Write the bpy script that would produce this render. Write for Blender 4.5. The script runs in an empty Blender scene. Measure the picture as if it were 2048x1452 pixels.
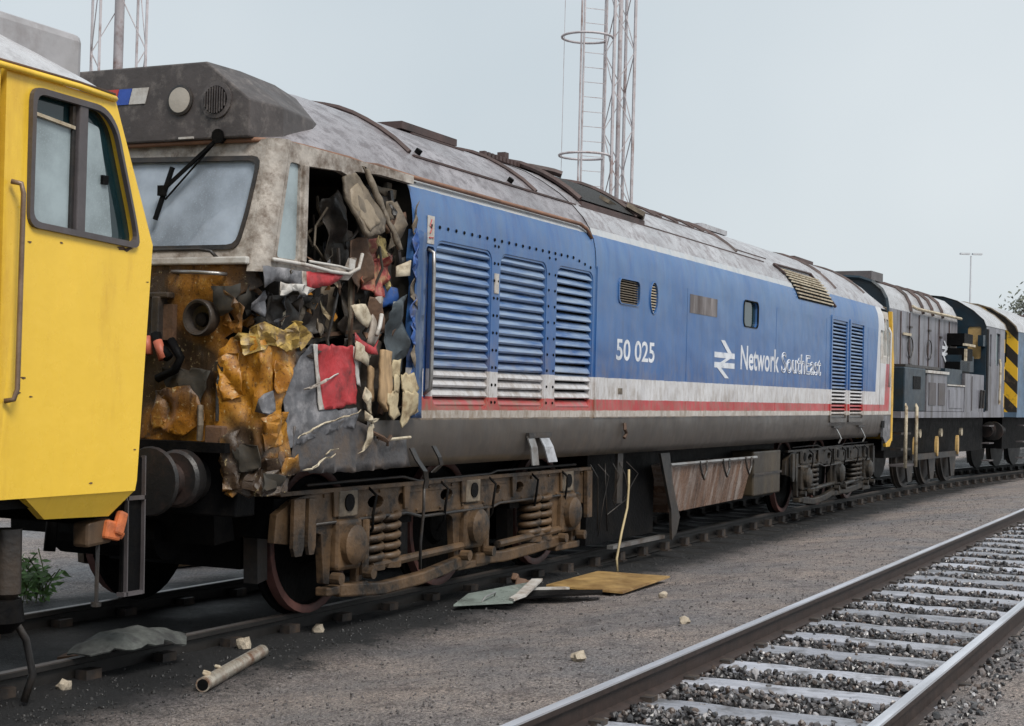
import bpy, bmesh, math, random
from mathutils import Vector, Matrix, noise
from mathutils.geometry import tessellate_polygon, delaunay_2d_cdt
R = math.radians
random.seed(7)
scene = bpy.context.scene
COL = scene.collection

# ------------------------------------------------------------------ camera
yaw, pitch, roll = R(25.4582), R(1.0767), R(1.4801)
fwd = Vector((math.cos(pitch)*math.cos(yaw), math.cos(pitch)*math.sin(yaw), math.sin(pitch)))
rgt = Vector((math.sin(yaw), -math.cos(yaw), 0)); upv = rgt.cross(fwd)
r2 = rgt*math.cos(roll) + upv*math.sin(roll); u2 = upv*math.cos(roll) - rgt*math.sin(roll)
cam_d = bpy.data.cameras.new('camera'); cam = bpy.data.objects.new('camera', cam_d); COL.objects.link(cam)
cam.matrix_world = Matrix(((r2.x, u2.x, -fwd.x, -10.0127), (r2.y, u2.y, -fwd.y, -7.252), (r2.z, u2.z, -fwd.z, 1.6883), (0, 0, 0, 1)))
cam_d.sensor_fit = 'HORIZONTAL'; cam_d.angle = R(36.234); cam_d.clip_start = .05; cam_d.clip_end = 2000
scene.camera = cam
# ------------------------------------------------------------------ world: overcast over a daylight sky
SUN_DIR = Vector((-.36, -.52, .78)).normalized()        # towards the sun
world = bpy.data.worlds.new('World'); scene.world = world; world.use_nodes = True
wn = world.node_tree.nodes; wl = world.node_tree.links; wn.clear()
wo = wn.new('ShaderNodeOutputWorld'); mixs = wn.new('ShaderNodeMixShader'); bg1 = wn.new('ShaderNodeBackground'); bg2 = wn.new('ShaderNodeBackground')
sky = wn.new('ShaderNodeTexSky'); sky.sky_type = 'NISHITA'; sky.sun_disc = False
sky.sun_elevation = math.asin(SUN_DIR.z); sky.sun_rotation = math.atan2(SUN_DIR.x, SUN_DIR.y); sky.dust_density = 3
wl.new(sky.outputs[0], bg1.inputs[0]); bg1.inputs[1].default_value = .08
tc = wn.new('ShaderNodeTexCoord'); nz = wn.new('ShaderNodeTexNoise'); nz.inputs['Scale'].default_value = 1.6; nz.inputs['Detail'].default_value = 4
rp = wn.new('ShaderNodeValToRGB'); rp.color_ramp.elements[0].position = .3; rp.color_ramp.elements[1].position = .72
rp.color_ramp.elements[0].color = (.272, .308, .332, 1); rp.color_ramp.elements[1].color = (.36, .386, .40, 1)
wl.new(tc.outputs['Generated'], nz.inputs['Vector']); wl.new(nz.outputs[0], rp.inputs[0]); wl.new(rp.outputs[0], bg2.inputs[0]); bg2.inputs[1].default_value = 1.0
mixs.inputs[0].default_value = .94
wl.new(bg1.outputs[0], mixs.inputs[1]); wl.new(bg2.outputs[0], mixs.inputs[2]); wl.new(mixs.outputs[0], wo.inputs[0])
# ------------------------------------------------------------------ sun
sd = bpy.data.lights.new('sun', 'SUN'); sd.energy = 1.5; sd.angle = R(22); sd.color = (1, .96, .9)
so = bpy.data.objects.new('sun', sd); COL.objects.link(so); so.rotation_euler = (-SUN_DIR).to_track_quat('-Z', 'Y').to_euler()
so.location = (0, -10, 20)
vs = scene.view_settings; vs.view_transform = 'Standard'; vs.look = 'None'; vs.gamma = 1; vs.exposure = 1.05; vs.use_curve_mapping = False
scene.cycles.use_denoising = True; scene.cycles.max_bounces = 6

# ------------------------------------------------------------------ materials
def srgb(r, g, b): return tuple(((c/255)/12.92 if c/255 <= .04045 else ((c/255+.055)/1.055)**2.4) for c in (r, g, b))
def nn(nt, t, **k):
    n = nt.nodes.new(t)
    for a, b in k.items(): setattr(n, a, b)
    return n
def mixc(nt, f, a, b, mode='MIX'):
    m = nt.nodes.new('ShaderNodeMix'); m.data_type = 'RGBA'; m.blend_type = mode
    for s, v in ((0, f), (6, a), (7, b)):
        if hasattr(v, 'node'): nt.links.new(v, m.inputs[s])
        elif s == 0: m.inputs[0].default_value = v
        else: m.inputs[s].default_value = (*v, 1) if len(v) == 3 else v
    return m.outputs[2]
def ramp(nt, src, a, b, ca=(0, 0, 0, 1), cb=(1, 1, 1, 1)):
    r = nt.nodes.new('ShaderNodeValToRGB'); e = r.color_ramp.elements
    e[0].position = a; e[1].position = b; e[0].color = ca; e[1].color = cb
    nt.links.new(src, r.inputs[0]); return r.outputs[0]
def nois(nt, co, scale, detail=5, rough=.6, stretch=None, typ='N'):
    if stretch:
        mp = nt.nodes.new('ShaderNodeMapping'); mp.inputs['Scale'].default_value = stretch; nt.links.new(co, mp.inputs[0]); co = mp.outputs[0]
    if typ == 'V':
        n = nt.nodes.new('ShaderNodeTexVoronoi'); n.inputs['Scale'].default_value = scale; nt.links.new(co, n.inputs['Vector']); return n.outputs['Color']
    n = nt.nodes.new('ShaderNodeTexNoise'); n.inputs['Scale'].default_value = scale; n.inputs['Detail'].default_value = detail; n.inputs['Roughness'].default_value = rough
    nt.links.new(co, n.inputs['Vector']); return n.outputs[0]
def start(name):
    m = bpy.data.materials.new(name); m.use_nodes = True; nt = m.node_tree; nt.nodes.clear()
    o = nn(nt, 'ShaderNodeOutputMaterial'); p = nn(nt, 'ShaderNodeBsdfPrincipled'); nt.links.new(p.outputs[0], o.inputs[0])
    return m, nt, p
def coords(nt, ref=None, world=False):
    if world: return nn(nt, 'ShaderNodeNewGeometry').outputs['Position']
    t = nn(nt, 'ShaderNodeTexCoord')
    if ref: t.object = ref
    return t.outputs['Object']
def bump(nt, p, src, strength, dist=.02):
    b = nn(nt, 'ShaderNodeBump'); b.inputs['Strength'].default_value = strength; b.inputs['Distance'].default_value = dist
    nt.links.new(src, b.inputs['Height']); nt.links.new(b.outputs[0], p.inputs['Normal'])
def M(name, col, rough=.5, metal=0., var=.25, scale=4, dirt=None, da=.5, ds=2.5, streak=False, bmp=.15, bs=25, spec=.5, rv=.15, world=False):
    m, nt, p = start(name); co = coords(nt, world=world)
    st = (1, .05, .16) if streak else None
    n1 = nois(nt, co, scale, stretch=st)
    lo = tuple(c*(1-var) for c in col); hi = tuple(min(1, c*(1+var)) for c in col)
    c = mixc(nt, ramp(nt, n1, .3, .7), lo, hi)
    if dirt:
        n2 = nois(nt, co, ds, 8, .7, stretch=st)
        c = mixc(nt, ramp(nt, n2, .62-da*.35, .78-da*.25), c, dirt)
    nt.links.new(c, p.inputs['Base Color'])
    n3 = nois(nt, co, scale*1.7)
    mr = nn(nt, 'ShaderNodeMapRange'); mr.inputs[3].default_value = max(.05, rough-rv); mr.inputs[4].default_value = min(1, rough+rv)
    nt.links.new(n3, mr.inputs[0]); nt.links.new(mr.outputs[0], p.inputs['Roughness'])
    p.inputs['Metallic'].default_value = metal; p.inputs['Specular IOR Level'].default_value = spec
    if bmp: bump(nt, p, nois(nt, co, bs), bmp)
    return m

# ------------------------------------------------------------------ mesh helpers
class MB:
    def __init__(s): s.v = []; s.f = []; s.m = []
    def add(s, v, f, mi=0):
        k = len(s.v); s.v += [Vector(p) for p in v]; s.f += [tuple(i+k for i in q) for q in f]; s.m += [mi]*len(f); return s
    def box(s, x0, x1, y0, y1, z0, z1, mi=0):
        return s.add([(x0,y0,z0),(x1,y0,z0),(x1,y1,z0),(x0,y1,z0),(x0,y0,z1),(x1,y0,z1),(x1,y1,z1),(x0,y1,z1)],
              [(0,3,2,1),(4,5,6,7),(0,1,5,4),(1,2,6,5),(2,3,7,6),(3,0,4,7)], mi)
    def obox(s, c, sz, rot=(0,0,0), mi=0):
        from mathutils import Euler
        m = Euler(rot).to_matrix(); a, b, d = sz[0]/2, sz[1]/2, sz[2]/2; c = Vector(c)
        v = [c + m @ Vector(p) for p in ((-a,-b,-d),(a,-b,-d),(a,b,-d),(-a,b,-d),(-a,-b,d),(a,-b,d),(a,b,d),(-a,b,d))]
        return s.add(v, [(0,3,2,1),(4,5,6,7),(0,1,5,4),(1,2,6,5),(2,3,7,6),(3,0,4,7)], mi)
    def bar(s, p, q, w, h=None, mi=0):     # square bar between points
        p = Vector(p); q = Vector(q); d = (q-p).normalized(); h = h or w
        a = d.cross(Vector((0,0,1)) if abs(d.z) < .95 else Vector((0,1,0))).normalized(); b = a.cross(d)
        v = [e + a*i*w/2 + b*j*h/2 for e in (p, q) for i, j in ((-1,-1),(1,-1),(1,1),(-1,1))]
        return s.add(v, [(0,1,2,3),(7,6,5,4),(0,4,5,1),(1,5,6,2),(2,6,7,3),(3,7,4,0)], mi)
    def tube(s, path, r, n=8, cap=True, mi=0):
        path = [Vector(p) for p in path]; rr = r if isinstance(r, (list, tuple)) else [r]*len(path); rings = []
        prev = None
        for i, p in enumerate(path):
            d = (path[min(i+1, len(path)-1)] - path[max(i-1, 0)]).normalized()
            if prev is None: a = d.cross(Vector((0,0,1)) if abs(d.z) < .9 else Vector((0,1,0))).normalized()
            else: a = (prev - d*prev.dot(d)).normalized()
            prev = a; b = d.cross(a)
            rings.append([p + (a*math.cos(t) + b*math.sin(t))*rr[i] for t in [2*math.pi*k/n for k in range(n)]])
        f = []
        for i in range(len(rings)-1):
            for k in range(n): f.append((i*n+k, i*n+(k+1) % n, (i+1)*n+(k+1) % n, (i+1)*n+k))
        if cap: f.append(tuple(range(n-1, -1, -1))); f.append(tuple((len(rings)-1)*n+k for k in range(n)))
        return s.add([p for q in rings for p in q], f, mi)
    def poly(s, outer, holes, fn, depth, mi=0):   # plate with holes; fn(u,v,d) -> point, depth = thickness
        loops = [outer] + list(holes); tri = tessellate_polygon([[Vector((a, b, 0)) for a, b in l] for l in loops])
        flat = [p for l in loops for p in l]; n = len(flat)
        v = [fn(a, b, 0) for a, b in flat] + [fn(a, b, depth) for a, b in flat]
        f = [tuple(t) for t in tri] + [tuple(i+n for i in reversed(t)) for t in tri]
        k = 0
        for l in loops:
            m = len(l)
            for i in range(m): a, b = k+i, k+(i+1) % m; f.append((a, b, b+n, a+n))
            k += m
        return s.add(v, f, mi)
    def lathe(s, prof, o, ax, n=20, mi=0):        # prof: (dist along axis, radius)
        o = Vector(o); ax = Vector(ax).normalized(); a = ax.cross(Vector((0,0,1)) if abs(ax.z) < .9 else Vector((1,0,0))).normalized(); b = ax.cross(a)
        v = [o + ax*h + (a*math.cos(2*math.pi*k/n) + b*math.sin(2*math.pi*k/n))*r for h, r in prof for k in range(n)]
        f = [(i*n+k, i*n+(k+1) % n, (i+1)*n+(k+1) % n, (i+1)*n+k) for i in range(len(prof)-1) for k in range(n)]
        f.append(tuple(range(n-1, -1, -1))); f.append(tuple((len(prof)-1)*n+k for k in range(n)))
        return s.add(v, f, mi)
    def mesh(s, name, mats, smooth=False, fix=True):
        me = bpy.data.meshes.new(name); me.from_pydata([tuple(v) for v in s.v], [], s.f)
        for m in (mats if isinstance(mats, (list, tuple)) else [mats]): me.materials.append(m)
        for p, i in zip(me.polygons, s.m): p.material_index = i; p.use_smooth = bool(smooth)
        if fix:
            b = bmesh.new(); b.from_mesh(me); bmesh.ops.recalc_face_normals(b, faces=b.faces); b.to_mesh(me); b.free()
        if smooth and smooth is not True: me.set_sharp_from_angle(angle=R(smooth))
        return me
    def build(s, name, mats, parent=None, smooth=False, bevel=0, loc=None, fix=True):
        o = bpy.data.objects.new(name, s.mesh(name, mats, smooth, fix)); COL.objects.link(o)
        if parent: o.parent = parent
        if loc: o.location = loc
        if bevel:
            md = o.modifiers.new('b', 'BEVEL'); md.width = bevel; md.segments = 2; md.limit_method = 'ANGLE'; md.angle_limit = R(40)
        return o
def empty(name, loc=(0,0,0), rz=0, parent=None):
    o = bpy.data.objects.new(name, None); COL.objects.link(o); o.location = loc; o.rotation_euler = (0, 0, rz); o.empty_display_size = .3
    if parent: o.parent = parent
    return o
def tag(o, label=None, cat=None, group=None, kind=None):
    if label: o['label'] = label
    if cat: o['category'] = cat
    if group: o['group'] = group
    if kind: o['kind'] = kind
    return o
def inst(o, name=None, loc=None, rot=None, parent=None, scale=None):
    c = o.copy(); COL.objects.link(c)
    if loc is not None: c.location = loc
    if rot is not None: c.rotation_euler = rot
    if scale is not None: c.scale = scale
    if parent is not None: c.parent = parent
    return c
def copy_tree(o, parent=None):
    c = o.copy(); COL.objects.link(c); c.parent = parent
    for ch in list(o.children): copy_tree(ch, c)
    return c
def rrect(x0, x1, z0, z1, r=.08, n=4):
    out = []
    for cx, cz, a0 in ((x1-r, z1-r, 0), (x0+r, z1-r, 90), (x0+r, z0+r, 180), (x1-r, z0+r, 270)):
        for i in range(n+1):
            t = R(a0 + 90*i/n); out.append((cx + r*math.cos(t), cz + r*math.sin(t)))
    return out
def rquad(pts, r=.06, n=3):                       # rounded polygon
    out = []; k = len(pts)
    for i in range(k):
        a, b, c = Vector(pts[i-1]), Vector(pts[i]), Vector(pts[(i+1) % k])
        p = b + (a-b).normalized()*r; q = b + (c-b).normalized()*r
        for j in range(n+1):
            t = j/n; out.append(tuple(p*(1-t)**2 + b*2*t*(1-t) + q*t*t))
    return out
def sideplane(y, sgn=1): return lambda u, v, d: Vector((u, y + d*sgn, v))
def nz3(x, y, z, s=1.): return noise.noise(Vector((x*s, y*s, z*s)))
def crumple(poly, step, fn, amp, freq, seed, jag=.015, sub=.05):
    """torn, crumpled sheet: outline is subdivided and jittered, inside filled with jittered points"""
    rnd = random.Random(seed); out = []
    for i in range(len(poly)):
        a, b = Vector(poly[i]), Vector(poly[(i+1) % len(poly)]); n = max(1, int((b-a).length/sub))
        for k in range(n):
            p = a.lerp(b, k/n)
            if k: p += Vector((rnd.uniform(-jag, jag), rnd.uniform(-jag, jag)))
            out.append(p)
    xs = [p.x for p in out]; ys = [p.y for p in out]; pts = list(out)
    u = min(xs)
    while u < max(xs):
        v = min(ys)
        while v < max(ys):
            pts.append(Vector((u + rnd.uniform(-.35, .35)*step, v + rnd.uniform(-.35, .35)*step))); v += step
        u += step
    n = len(out)
    r = delaunay_2d_cdt(pts, [], [list(range(n))], 1, 1e-5)
    vv, ff = r[0], r[2]; mb = MB(); V = []
    for p in vv:
        q = Vector((p.x*freq + seed*3.1, p.y*freq, seed*1.7))
        d = (abs(noise.noise(q))*2.2 - .5 + .6*noise.noise(q*2.4) + .3*noise.noise(q*5.))*amp
        V.append(fn(p.x, p.y, d))
    mb.add(V, [tuple(f) for f in ff if len(f) >= 3]); return mb
def crease(u): return abs((u % 1.) - .5)*2
def solid(o, t=.006):
    md = o.modifiers.new('s', 'SOLIDIFY'); md.thickness = t; md.offset = 0; return o
def text(name, body, x0, x1, z0, z1, y, mat, parent, outline=0, bold=0):
    c = bpy.data.curves.new(name, 'FONT'); c.body = body; c.resolution_u = 4
    if outline: c.fill_mode = 'NONE'; c.bevel_depth = outline; c.bevel_resolution = 0
    else: c.offset = bold
    t = bpy.data.objects.new(name, c); COL.objects.link(t); bpy.context.view_layer.update()
    me = bpy.data.meshes.new_from_object(t.evaluated_get(bpy.context.evaluated_depsgraph_get())); bpy.data.objects.remove(t)
    xs = [v.co.x for v in me.vertices]; ys = [v.co.y for v in me.vertices]; X0, X1, Y0, Y1 = min(xs), max(xs), min(ys), max(ys)
    for v in me.vertices:
        p = v.co.copy(); v.co = (x0 + (p.x-X0)/(X1-X0)*(x1-x0), y - p.z*.3, z0 + (p.y-Y0)/(Y1-Y0)*(z1-z0))
    me.materials.clear(); me.materials.append(mat)
    o = bpy.data.objects.new(name, me); COL.objects.link(o); o.parent = parent; return o

# ------------------------------------------------------------------ shared materials
BLACK = M('black_grime', (.0055, .0055, .006), .5, dirt=(.013, .011, .0095), da=.4, bmp=.3, spec=.05)
DARK = M('dark_steel', (.02, .019, .019), .45, dirt=(.05, .036, .026), da=.5, bmp=.3)
RUST = M('rust_brown', (.13, .07, .04), .7, dirt=(.05, .03, .02), da=.5, bmp=.3)
BOGIE = M('bogie_dust_brown', (.135, .078, .037), .55, var=.5, scale=9, dirt=(.016, .012, .009), da=.68, ds=4.5, bmp=.5, bs=16)
STEEL = M('worn_steel', (.32, .31, .30), .35, metal=.7, dirt=(.12, .07, .04), da=.4)
CREAM = M('cream_scrap', (.55, .48, .36), .7, dirt=(.2, .14, .08), da=.5, ds=8)
WHITEP = M('dirty_white_paint', (.55, .53, .50), .5, dirt=(.22, .17, .13), da=.45, ds=4)
WINGLASS_D = None

# ================================================================== THE SETTING
def TC(x): return 0. if x < 17 else -(x-17)**2/240.          # centre line of the train's track
YA, YB = -4.09, -5.60                                        # rails of the empty track
def interp(t, tab):
    if t <= tab[0][0]: return tab[0][1]
    for (a, p), (b, q) in zip(tab, tab[1:]):
        if t <= b: return p + (q-p)*(t-a)/(b-a)
    return tab[-1][1]
PROF = [(-90, -.05), (-12, -.02), (-5.80, .0), (-5.66, -.02), (-5.56, -.068), (-4.13, -.068), (-4.05, -.02), (-3.95, .03), (-3.2, .0), (-1.9, -.15), (-1.4, -.165), (-1.2, -.172), (1.2, -.172), (1.4, -.16), (2.2, -.14), (90, -.05)]
def G(x, y):
    w = max(0, min(1, (y+3.6)/1.2)); yy = y - TC(x)*w
    nb = max(0, min(1, (6.5-x)/3.))*max(0, min(1, (2.-abs(yy))/.5))*.05
    return interp(yy, PROF) + nb + .012*nz3(x*.9, y*.9, 0) + .006*nz3(x*3, y*3, 5)
def ground_mat():
    m, nt, p = start('cinder_ground'); co = coords(nt, world=True)
    a = nois(nt, co, 55, 6, .75); b = nois(nt, co, .55, 5, .65); c = nois(nt, co, 160, 2, .5); d = nois(nt, co, 3.2, 6, .7)
    col = mixc(nt, ramp(nt, a, .40, .62), (.13, .118, .115), (.86, .775, .735))
    col = mixc(nt, ramp(nt, c, .62, .70), col, (.80, .75, .70))
    col = mixc(nt, ramp(nt, c, .36, .43, (1, 1, 1, 1), (0, 0, 0, 1)), col, (.03, .028, .028))
    tint = mixc(nt, ramp(nt, b, .35, .65), (.74, .77, .83), (1.2, 1.09, 1.01)); col = mixc(nt, 1., col, tint, 'MULTIPLY')
    col = mixc(nt, ramp(nt, d, .50, .68), col, mixc(nt, 1., col, (.5, .49, .51), 'MULTIPLY')); f_ = nois(nt, co, 14, 6, .75); col = mixc(nt, ramp(nt, f_, .52, .64), col, mixc(nt, 1., col, (.55, .54, .55), 'MULTIPLY'))
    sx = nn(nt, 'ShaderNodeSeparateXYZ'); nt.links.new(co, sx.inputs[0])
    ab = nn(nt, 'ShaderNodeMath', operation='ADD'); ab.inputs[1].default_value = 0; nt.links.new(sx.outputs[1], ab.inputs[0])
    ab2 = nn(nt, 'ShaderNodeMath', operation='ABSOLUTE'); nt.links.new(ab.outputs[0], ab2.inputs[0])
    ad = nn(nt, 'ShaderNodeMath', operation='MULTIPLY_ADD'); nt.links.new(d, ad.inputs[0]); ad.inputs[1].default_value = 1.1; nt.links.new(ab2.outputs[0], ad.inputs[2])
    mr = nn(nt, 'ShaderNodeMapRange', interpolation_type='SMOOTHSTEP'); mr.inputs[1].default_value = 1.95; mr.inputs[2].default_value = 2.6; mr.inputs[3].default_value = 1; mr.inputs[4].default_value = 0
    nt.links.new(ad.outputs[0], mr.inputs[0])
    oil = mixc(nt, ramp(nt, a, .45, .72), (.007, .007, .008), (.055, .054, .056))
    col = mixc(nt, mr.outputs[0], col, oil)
    bd = nn(nt, 'ShaderNodeMath', operation='COMPARE'); nt.links.new(sx.outputs[1], bd.inputs[0]); bd.inputs[1].default_value = -4.845; bd.inputs[2].default_value = .72
    col = mixc(nt, bd.outputs[0], col, mixc(nt, ramp(nt, a, .4, .65), (.02, .019, .019), (.12, .11, .11)))
    nt.links.new(col, p.inputs['Base Color'])
    rr = nn(nt, 'ShaderNodeMapRange'); rr.inputs[1].default_value = .35; rr.inputs[2].default_value = .6; rr.inputs[3].default_value = .45; rr.inputs[4].default_value = .85
    nt.links.new(b, rr.inputs[0]); nt.links.new(rr.outputs[0], p.inputs['Roughness'])
    s = nn(nt, 'ShaderNodeMath', operation='ADD'); nt.links.new(a, s.inputs[0]); nt.links.new(c, s.inputs[1])
    bump(nt, p, s.outputs[0], 1., .045); return m
GROUND = ground_mat()
def rng(a, b, s):
    n = int(round((b-a)/s)); return [a + (b-a)*i/n for i in range(n)]
xs = rng(-120, -20, 10) + rng(-20, -6, 1) + rng(-6, 14, .2) + rng(14, 45, .5) + rng(45, 120, 5) + rng(120, 900, 60) + [900]
ys = rng(-300, -60, 40) + rng(-60, -12, 4) + rng(-12, -6, .5) + [-5.80, -5.66, -5.56] + rng(-5.4, -4.2, .2) + [-4.13, -4.05, -3.95] + rng(-3.8, -1.2, .13) + rng(-1.2, 3, .2) + rng(3, 15, 1.5) + rng(15, 100, 10) + rng(100, 700, 100) + [700]
mb = MB(); nx, ny = len(xs), len(ys)
mb.add([(x, y, G(x, y)) for x in xs for y in ys], [(i*ny+j, (i+1)*ny+j, (i+1)*ny+j+1, i*ny+j+1) for i in range(nx-1) for j in range(ny-1)])
ground = tag(mb.build('ground', GROUND, smooth=True), 'grey brown cinder ground between the tracks', kind='structure')

# ---- tracks
def rail_metal(name, side, top, tr, zt):
    m, nt, p = start(name); co = coords(nt, world=True)
    g = nn(nt, 'ShaderNodeNewGeometry'); sx = nn(nt, 'ShaderNodeSeparateXYZ'); nt.links.new(g.outputs['True Normal'], sx.inputs[0])
    f0 = ramp(nt, sx.outputs[2], .75, .9); ps = nn(nt, 'ShaderNodeSeparateXYZ'); nt.links.new(co, ps.inputs[0]); gt = nn(nt, 'ShaderNodeMath', operation='GREATER_THAN'); nt.links.new(ps.outputs[2], gt.inputs[0]); gt.inputs[1].default_value = zt
    fm = nn(nt, 'ShaderNodeMath', operation='MULTIPLY'); nt.links.new(f0, fm.inputs[0]); nt.links.new(gt.outputs[0], fm.inputs[1]); f = fm.outputs[0]
    n = nois(nt, co, 9, 6, .7); c1 = mixc(nt, ramp(nt, n, .35, .65), tuple(c*.5 for c in side), side)
    n2 = nois(nt, co, 14, 3, .6, stretch=(.05, 1, 1)); c2 = mixc(nt, ramp(nt, n2, .4, .6), tuple(c*.7 for c in top), top)
    nt.links.new(mixc(nt, f, c1, c2), p.inputs['Base Color'])
    nt.links.new(mixc(nt, f, (0, 0, 0), (.25, .25, .25)), p.inputs['Metallic'])
    nt.links.new(mixc(nt, f, (.6, .6, .6), (tr, tr, tr)), p.inputs['Roughness']); bump(nt, p, n, .2); return m
RAILA = rail_metal('rail_worn', (.042, .026, .021), (.62, .64, .70), .3, .1)
RAILB = rail_metal('rail_oily', (.022, .019, .017), (.12, .10, .09), .4, -.03)
RP = [(-.07,-.16),(.07,-.16),(.07,-.148),(.012,-.13),(.01,-.045),(.036,-.035),(.036,-.006),(.028,0),(-.028,0),(-.036,-.006),(-.036,-.035),(-.01,-.045),(-.012,-.13),(-.07,-.148)]
def rail(path, z, mat, parent):
    mb = MB(); n = len(RP); P = []
    for i, (x, y) in enumerate(path):
        a = path[max(i-1, 0)]; b = path[min(i+1, len(path)-1)]; d = Vector((b[0]-a[0], b[1]-a[1])).normalized()
        P += [(x - d.y*u, y + d.x*u, z + w) for u, w in RP]
    mb.add(P, [(i*n+k, i*n+(k+1) % n, (i+1)*n+(k+1) % n, (i+1)*n+k) for i in range(len(path)-1) for k in range(n)])
    mb.add(P[:n], [tuple(range(n))]); return mb.build('rail', mat, parent)
def sleeper_mat():
    m, nt, p = start('wet_sleeper_timber'); co = coords(nt, world=True); oi = nn(nt, 'ShaderNodeObjectInfo')
    a = nois(nt, co, 7, 7, .7, stretch=(3, .35, 1)); b = nois(nt, co, 3.5, 6, .7); c = nois(nt, co, 30, 4, .7)
    col = mixc(nt, ramp(nt, a, .35, .65), (.30, .31, .35), (.50, .51, .57)); col = mixc(nt, ramp(nt, b, .50, .66), col, (.13, .125, .13)); col = mixc(nt, ramp(nt, c, .62, .72), col, (.06, .055, .055))
    v = nn(nt, 'ShaderNodeMapRange'); v.inputs[3].default_value = .6; v.inputs[4].default_value = 1.1; nt.links.new(oi.outputs['Random'], v.inputs[0])
    col = mixc(nt, 1., col, v.outputs[0], 'MULTIPLY'); nt.links.new(col, p.inputs['Base Color']); rr = nn(nt, 'ShaderNodeMapRange'); rr.inputs[3].default_value = .15; rr.inputs[4].default_value = .5; nt.links.new(b, rr.inputs[0]); nt.links.new(rr.outputs[0], p.inputs['Roughness'])
    p.inputs['Specular IOR Level'].default_value = .8; bump(nt, p, a, .5, .03); return m
SLEEP = sleeper_mat()
SLEEPD = M('oily_sleeper', (.014, .0135, .0135), .5, dirt=(.04, .038, .036), da=.3, bmp=.4, world=True)
CHAIR = M('rail_chair_iron', (.022, .02, .02), .5, dirt=(.09, .06, .04), da=.3, bmp=.3)
trk = tag(empty('empty_track', (0, -4.845, 0)), 'empty railway track with wet grey sleepers', kind='structure')
O = Vector((0, 4.845, 0))
for y in (YA, YB):
    o = rail([(-14, y), (0, y), (30, y), (90, y)], .12, RAILA, trk); o.location = (0, 4.845, 0)
def sleeper_mesh(mat, L):
    mb = MB(); n = 26; pr = [(-.125, -.13), (.125, -.13), (.128, -.012), (.112, 0), (-.112, 0), (-.128, -.012)]; V = []
    for i in range(n+1):
        t = -L/2 + L*i/n
        V += [(u + .016*nz3(t*5, u*9, 2), t, w + .008*nz3(t*4, u*8, 7)) for u, w in pr]
    mb.add(V, [(i*6+k, i*6+(k+1) % 6, (i+1)*6+(k+1) % 6, (i+1)*6+k) for i in range(n) for k in range(6)] + [tuple(range(5, -1, -1)), tuple(n*6+k for k in range(6))])
    return mb.mesh('sleeper', mat)
sm = sleeper_mesh(SLEEP, 2.3); ch = MB(); ch.box(-.07, .07, -.13, -.045, -.02, .075); ch.box(-.07, .07, .045, .13, -.02, .06); ch.box(-.07, .07, -.16, .16, -.035, -.008)
cl = MB(); cl.box(-.05, .05, -.12, -.05, -.02, .012); cl.box(-.05, .05, .05, .12, -.02, .012); clm = cl.mesh('rail_clip', CHAIR); chm = ch.mesh('rail_chair', CHAIR); chm2 = chm
sx_ = [-3.1+.735*i for i in range(75)]
for i, x in enumerate(sx_):
    o = bpy.data.objects.new('sleeper', sm); COL.objects.link(o); o.parent = trk
    o.location = (x + random.uniform(-.03, .03), random.uniform(-.03, .03), -.028 + random.uniform(-.008, .004)); o.rotation_euler = (random.uniform(-.004, .004), random.uniform(-.02, .02), random.uniform(-.015, .015))
    if x < 14:
        for y in (YA, YB):
            c = bpy.data.objects.new('rail_clip', clm); COL.objects.link(c); c.parent = trk; c.location = (o.location.x, y + 4.845, -.02)
# ballast stones of the empty track
def rock_mesh(seed, mat, sub=1):
    rnd = random.Random(seed); b = bmesh.new(); bmesh.ops.create_icosphere(b, subdivisions=sub, radius=1)
    s = Vector((rnd.uniform(.7, 1.25), rnd.uniform(.6, 1.), rnd.uniform(.45, .8)))
    for v in b.verts:
        k = 1 + .55*nz3(v.co.x*1.3 + seed*7, v.co.y*1.3, v.co.z*1.3); v.co = Vector((v.co.x*s.x, v.co.y*s.y, v.co.z*s.z))*k
    me = bpy.data.meshes.new('stone'); b.to_mesh(me); b.free()
    if mat: me.materials.append(mat)
    return me
def stone_mat():
    m, nt, p = start('ballast_stone'); oi = nn(nt, 'ShaderNodeObjectInfo'); g = nn(nt, 'ShaderNodeNewGeometry')
    ad = nn(nt, 'ShaderNodeMath', operation='ADD'); nt.links.new(oi.outputs['Random'], ad.inputs[0]); nt.links.new(g.outputs['Random Per Island'], ad.inputs[1])
    fr = nn(nt, 'ShaderNodeMath', operation='FRACT'); nt.links.new(ad.outputs[0], fr.inputs[0])
    r = nn(nt, 'ShaderNodeValToRGB'); e = r.color_ramp.elements; e[0].color = (.018, .017, .018, 1); e[1].color = (.36, .35, .36, 1); e[1].position = 1
    for ps, c in ((.4, (.05, .046, .047, 1)), (.65, (.13, .12, .12, 1)), (.82, (.10, .07, .055, 1))): k = e.new(ps); k.color = c
    nt.links.new(fr.outputs[0], r.inputs[0]); n = nois(nt, coords(nt, world=True), 60, 4)
    nt.links.new(mixc(nt, .5, r.outputs[0], mixc(nt, n, (.5, .5, .5), (1.4, 1.4, 1.4)), 'MULTIPLY'), p.inputs['Base Color']); p.inputs['Roughness'].default_value = .35; p.inputs['Specular IOR Level'].default_value = .7
    return m
STONE = stone_mat(); rocks = [rock_mesh(i+1, STONE) for i in range(10)]
ballast = tag(empty('ballast_bed', (0, -4.845, -.1)), 'grey ballast between the rails of the empty track', kind='structure')
spots = []
rnd = random.Random(3)
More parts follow.
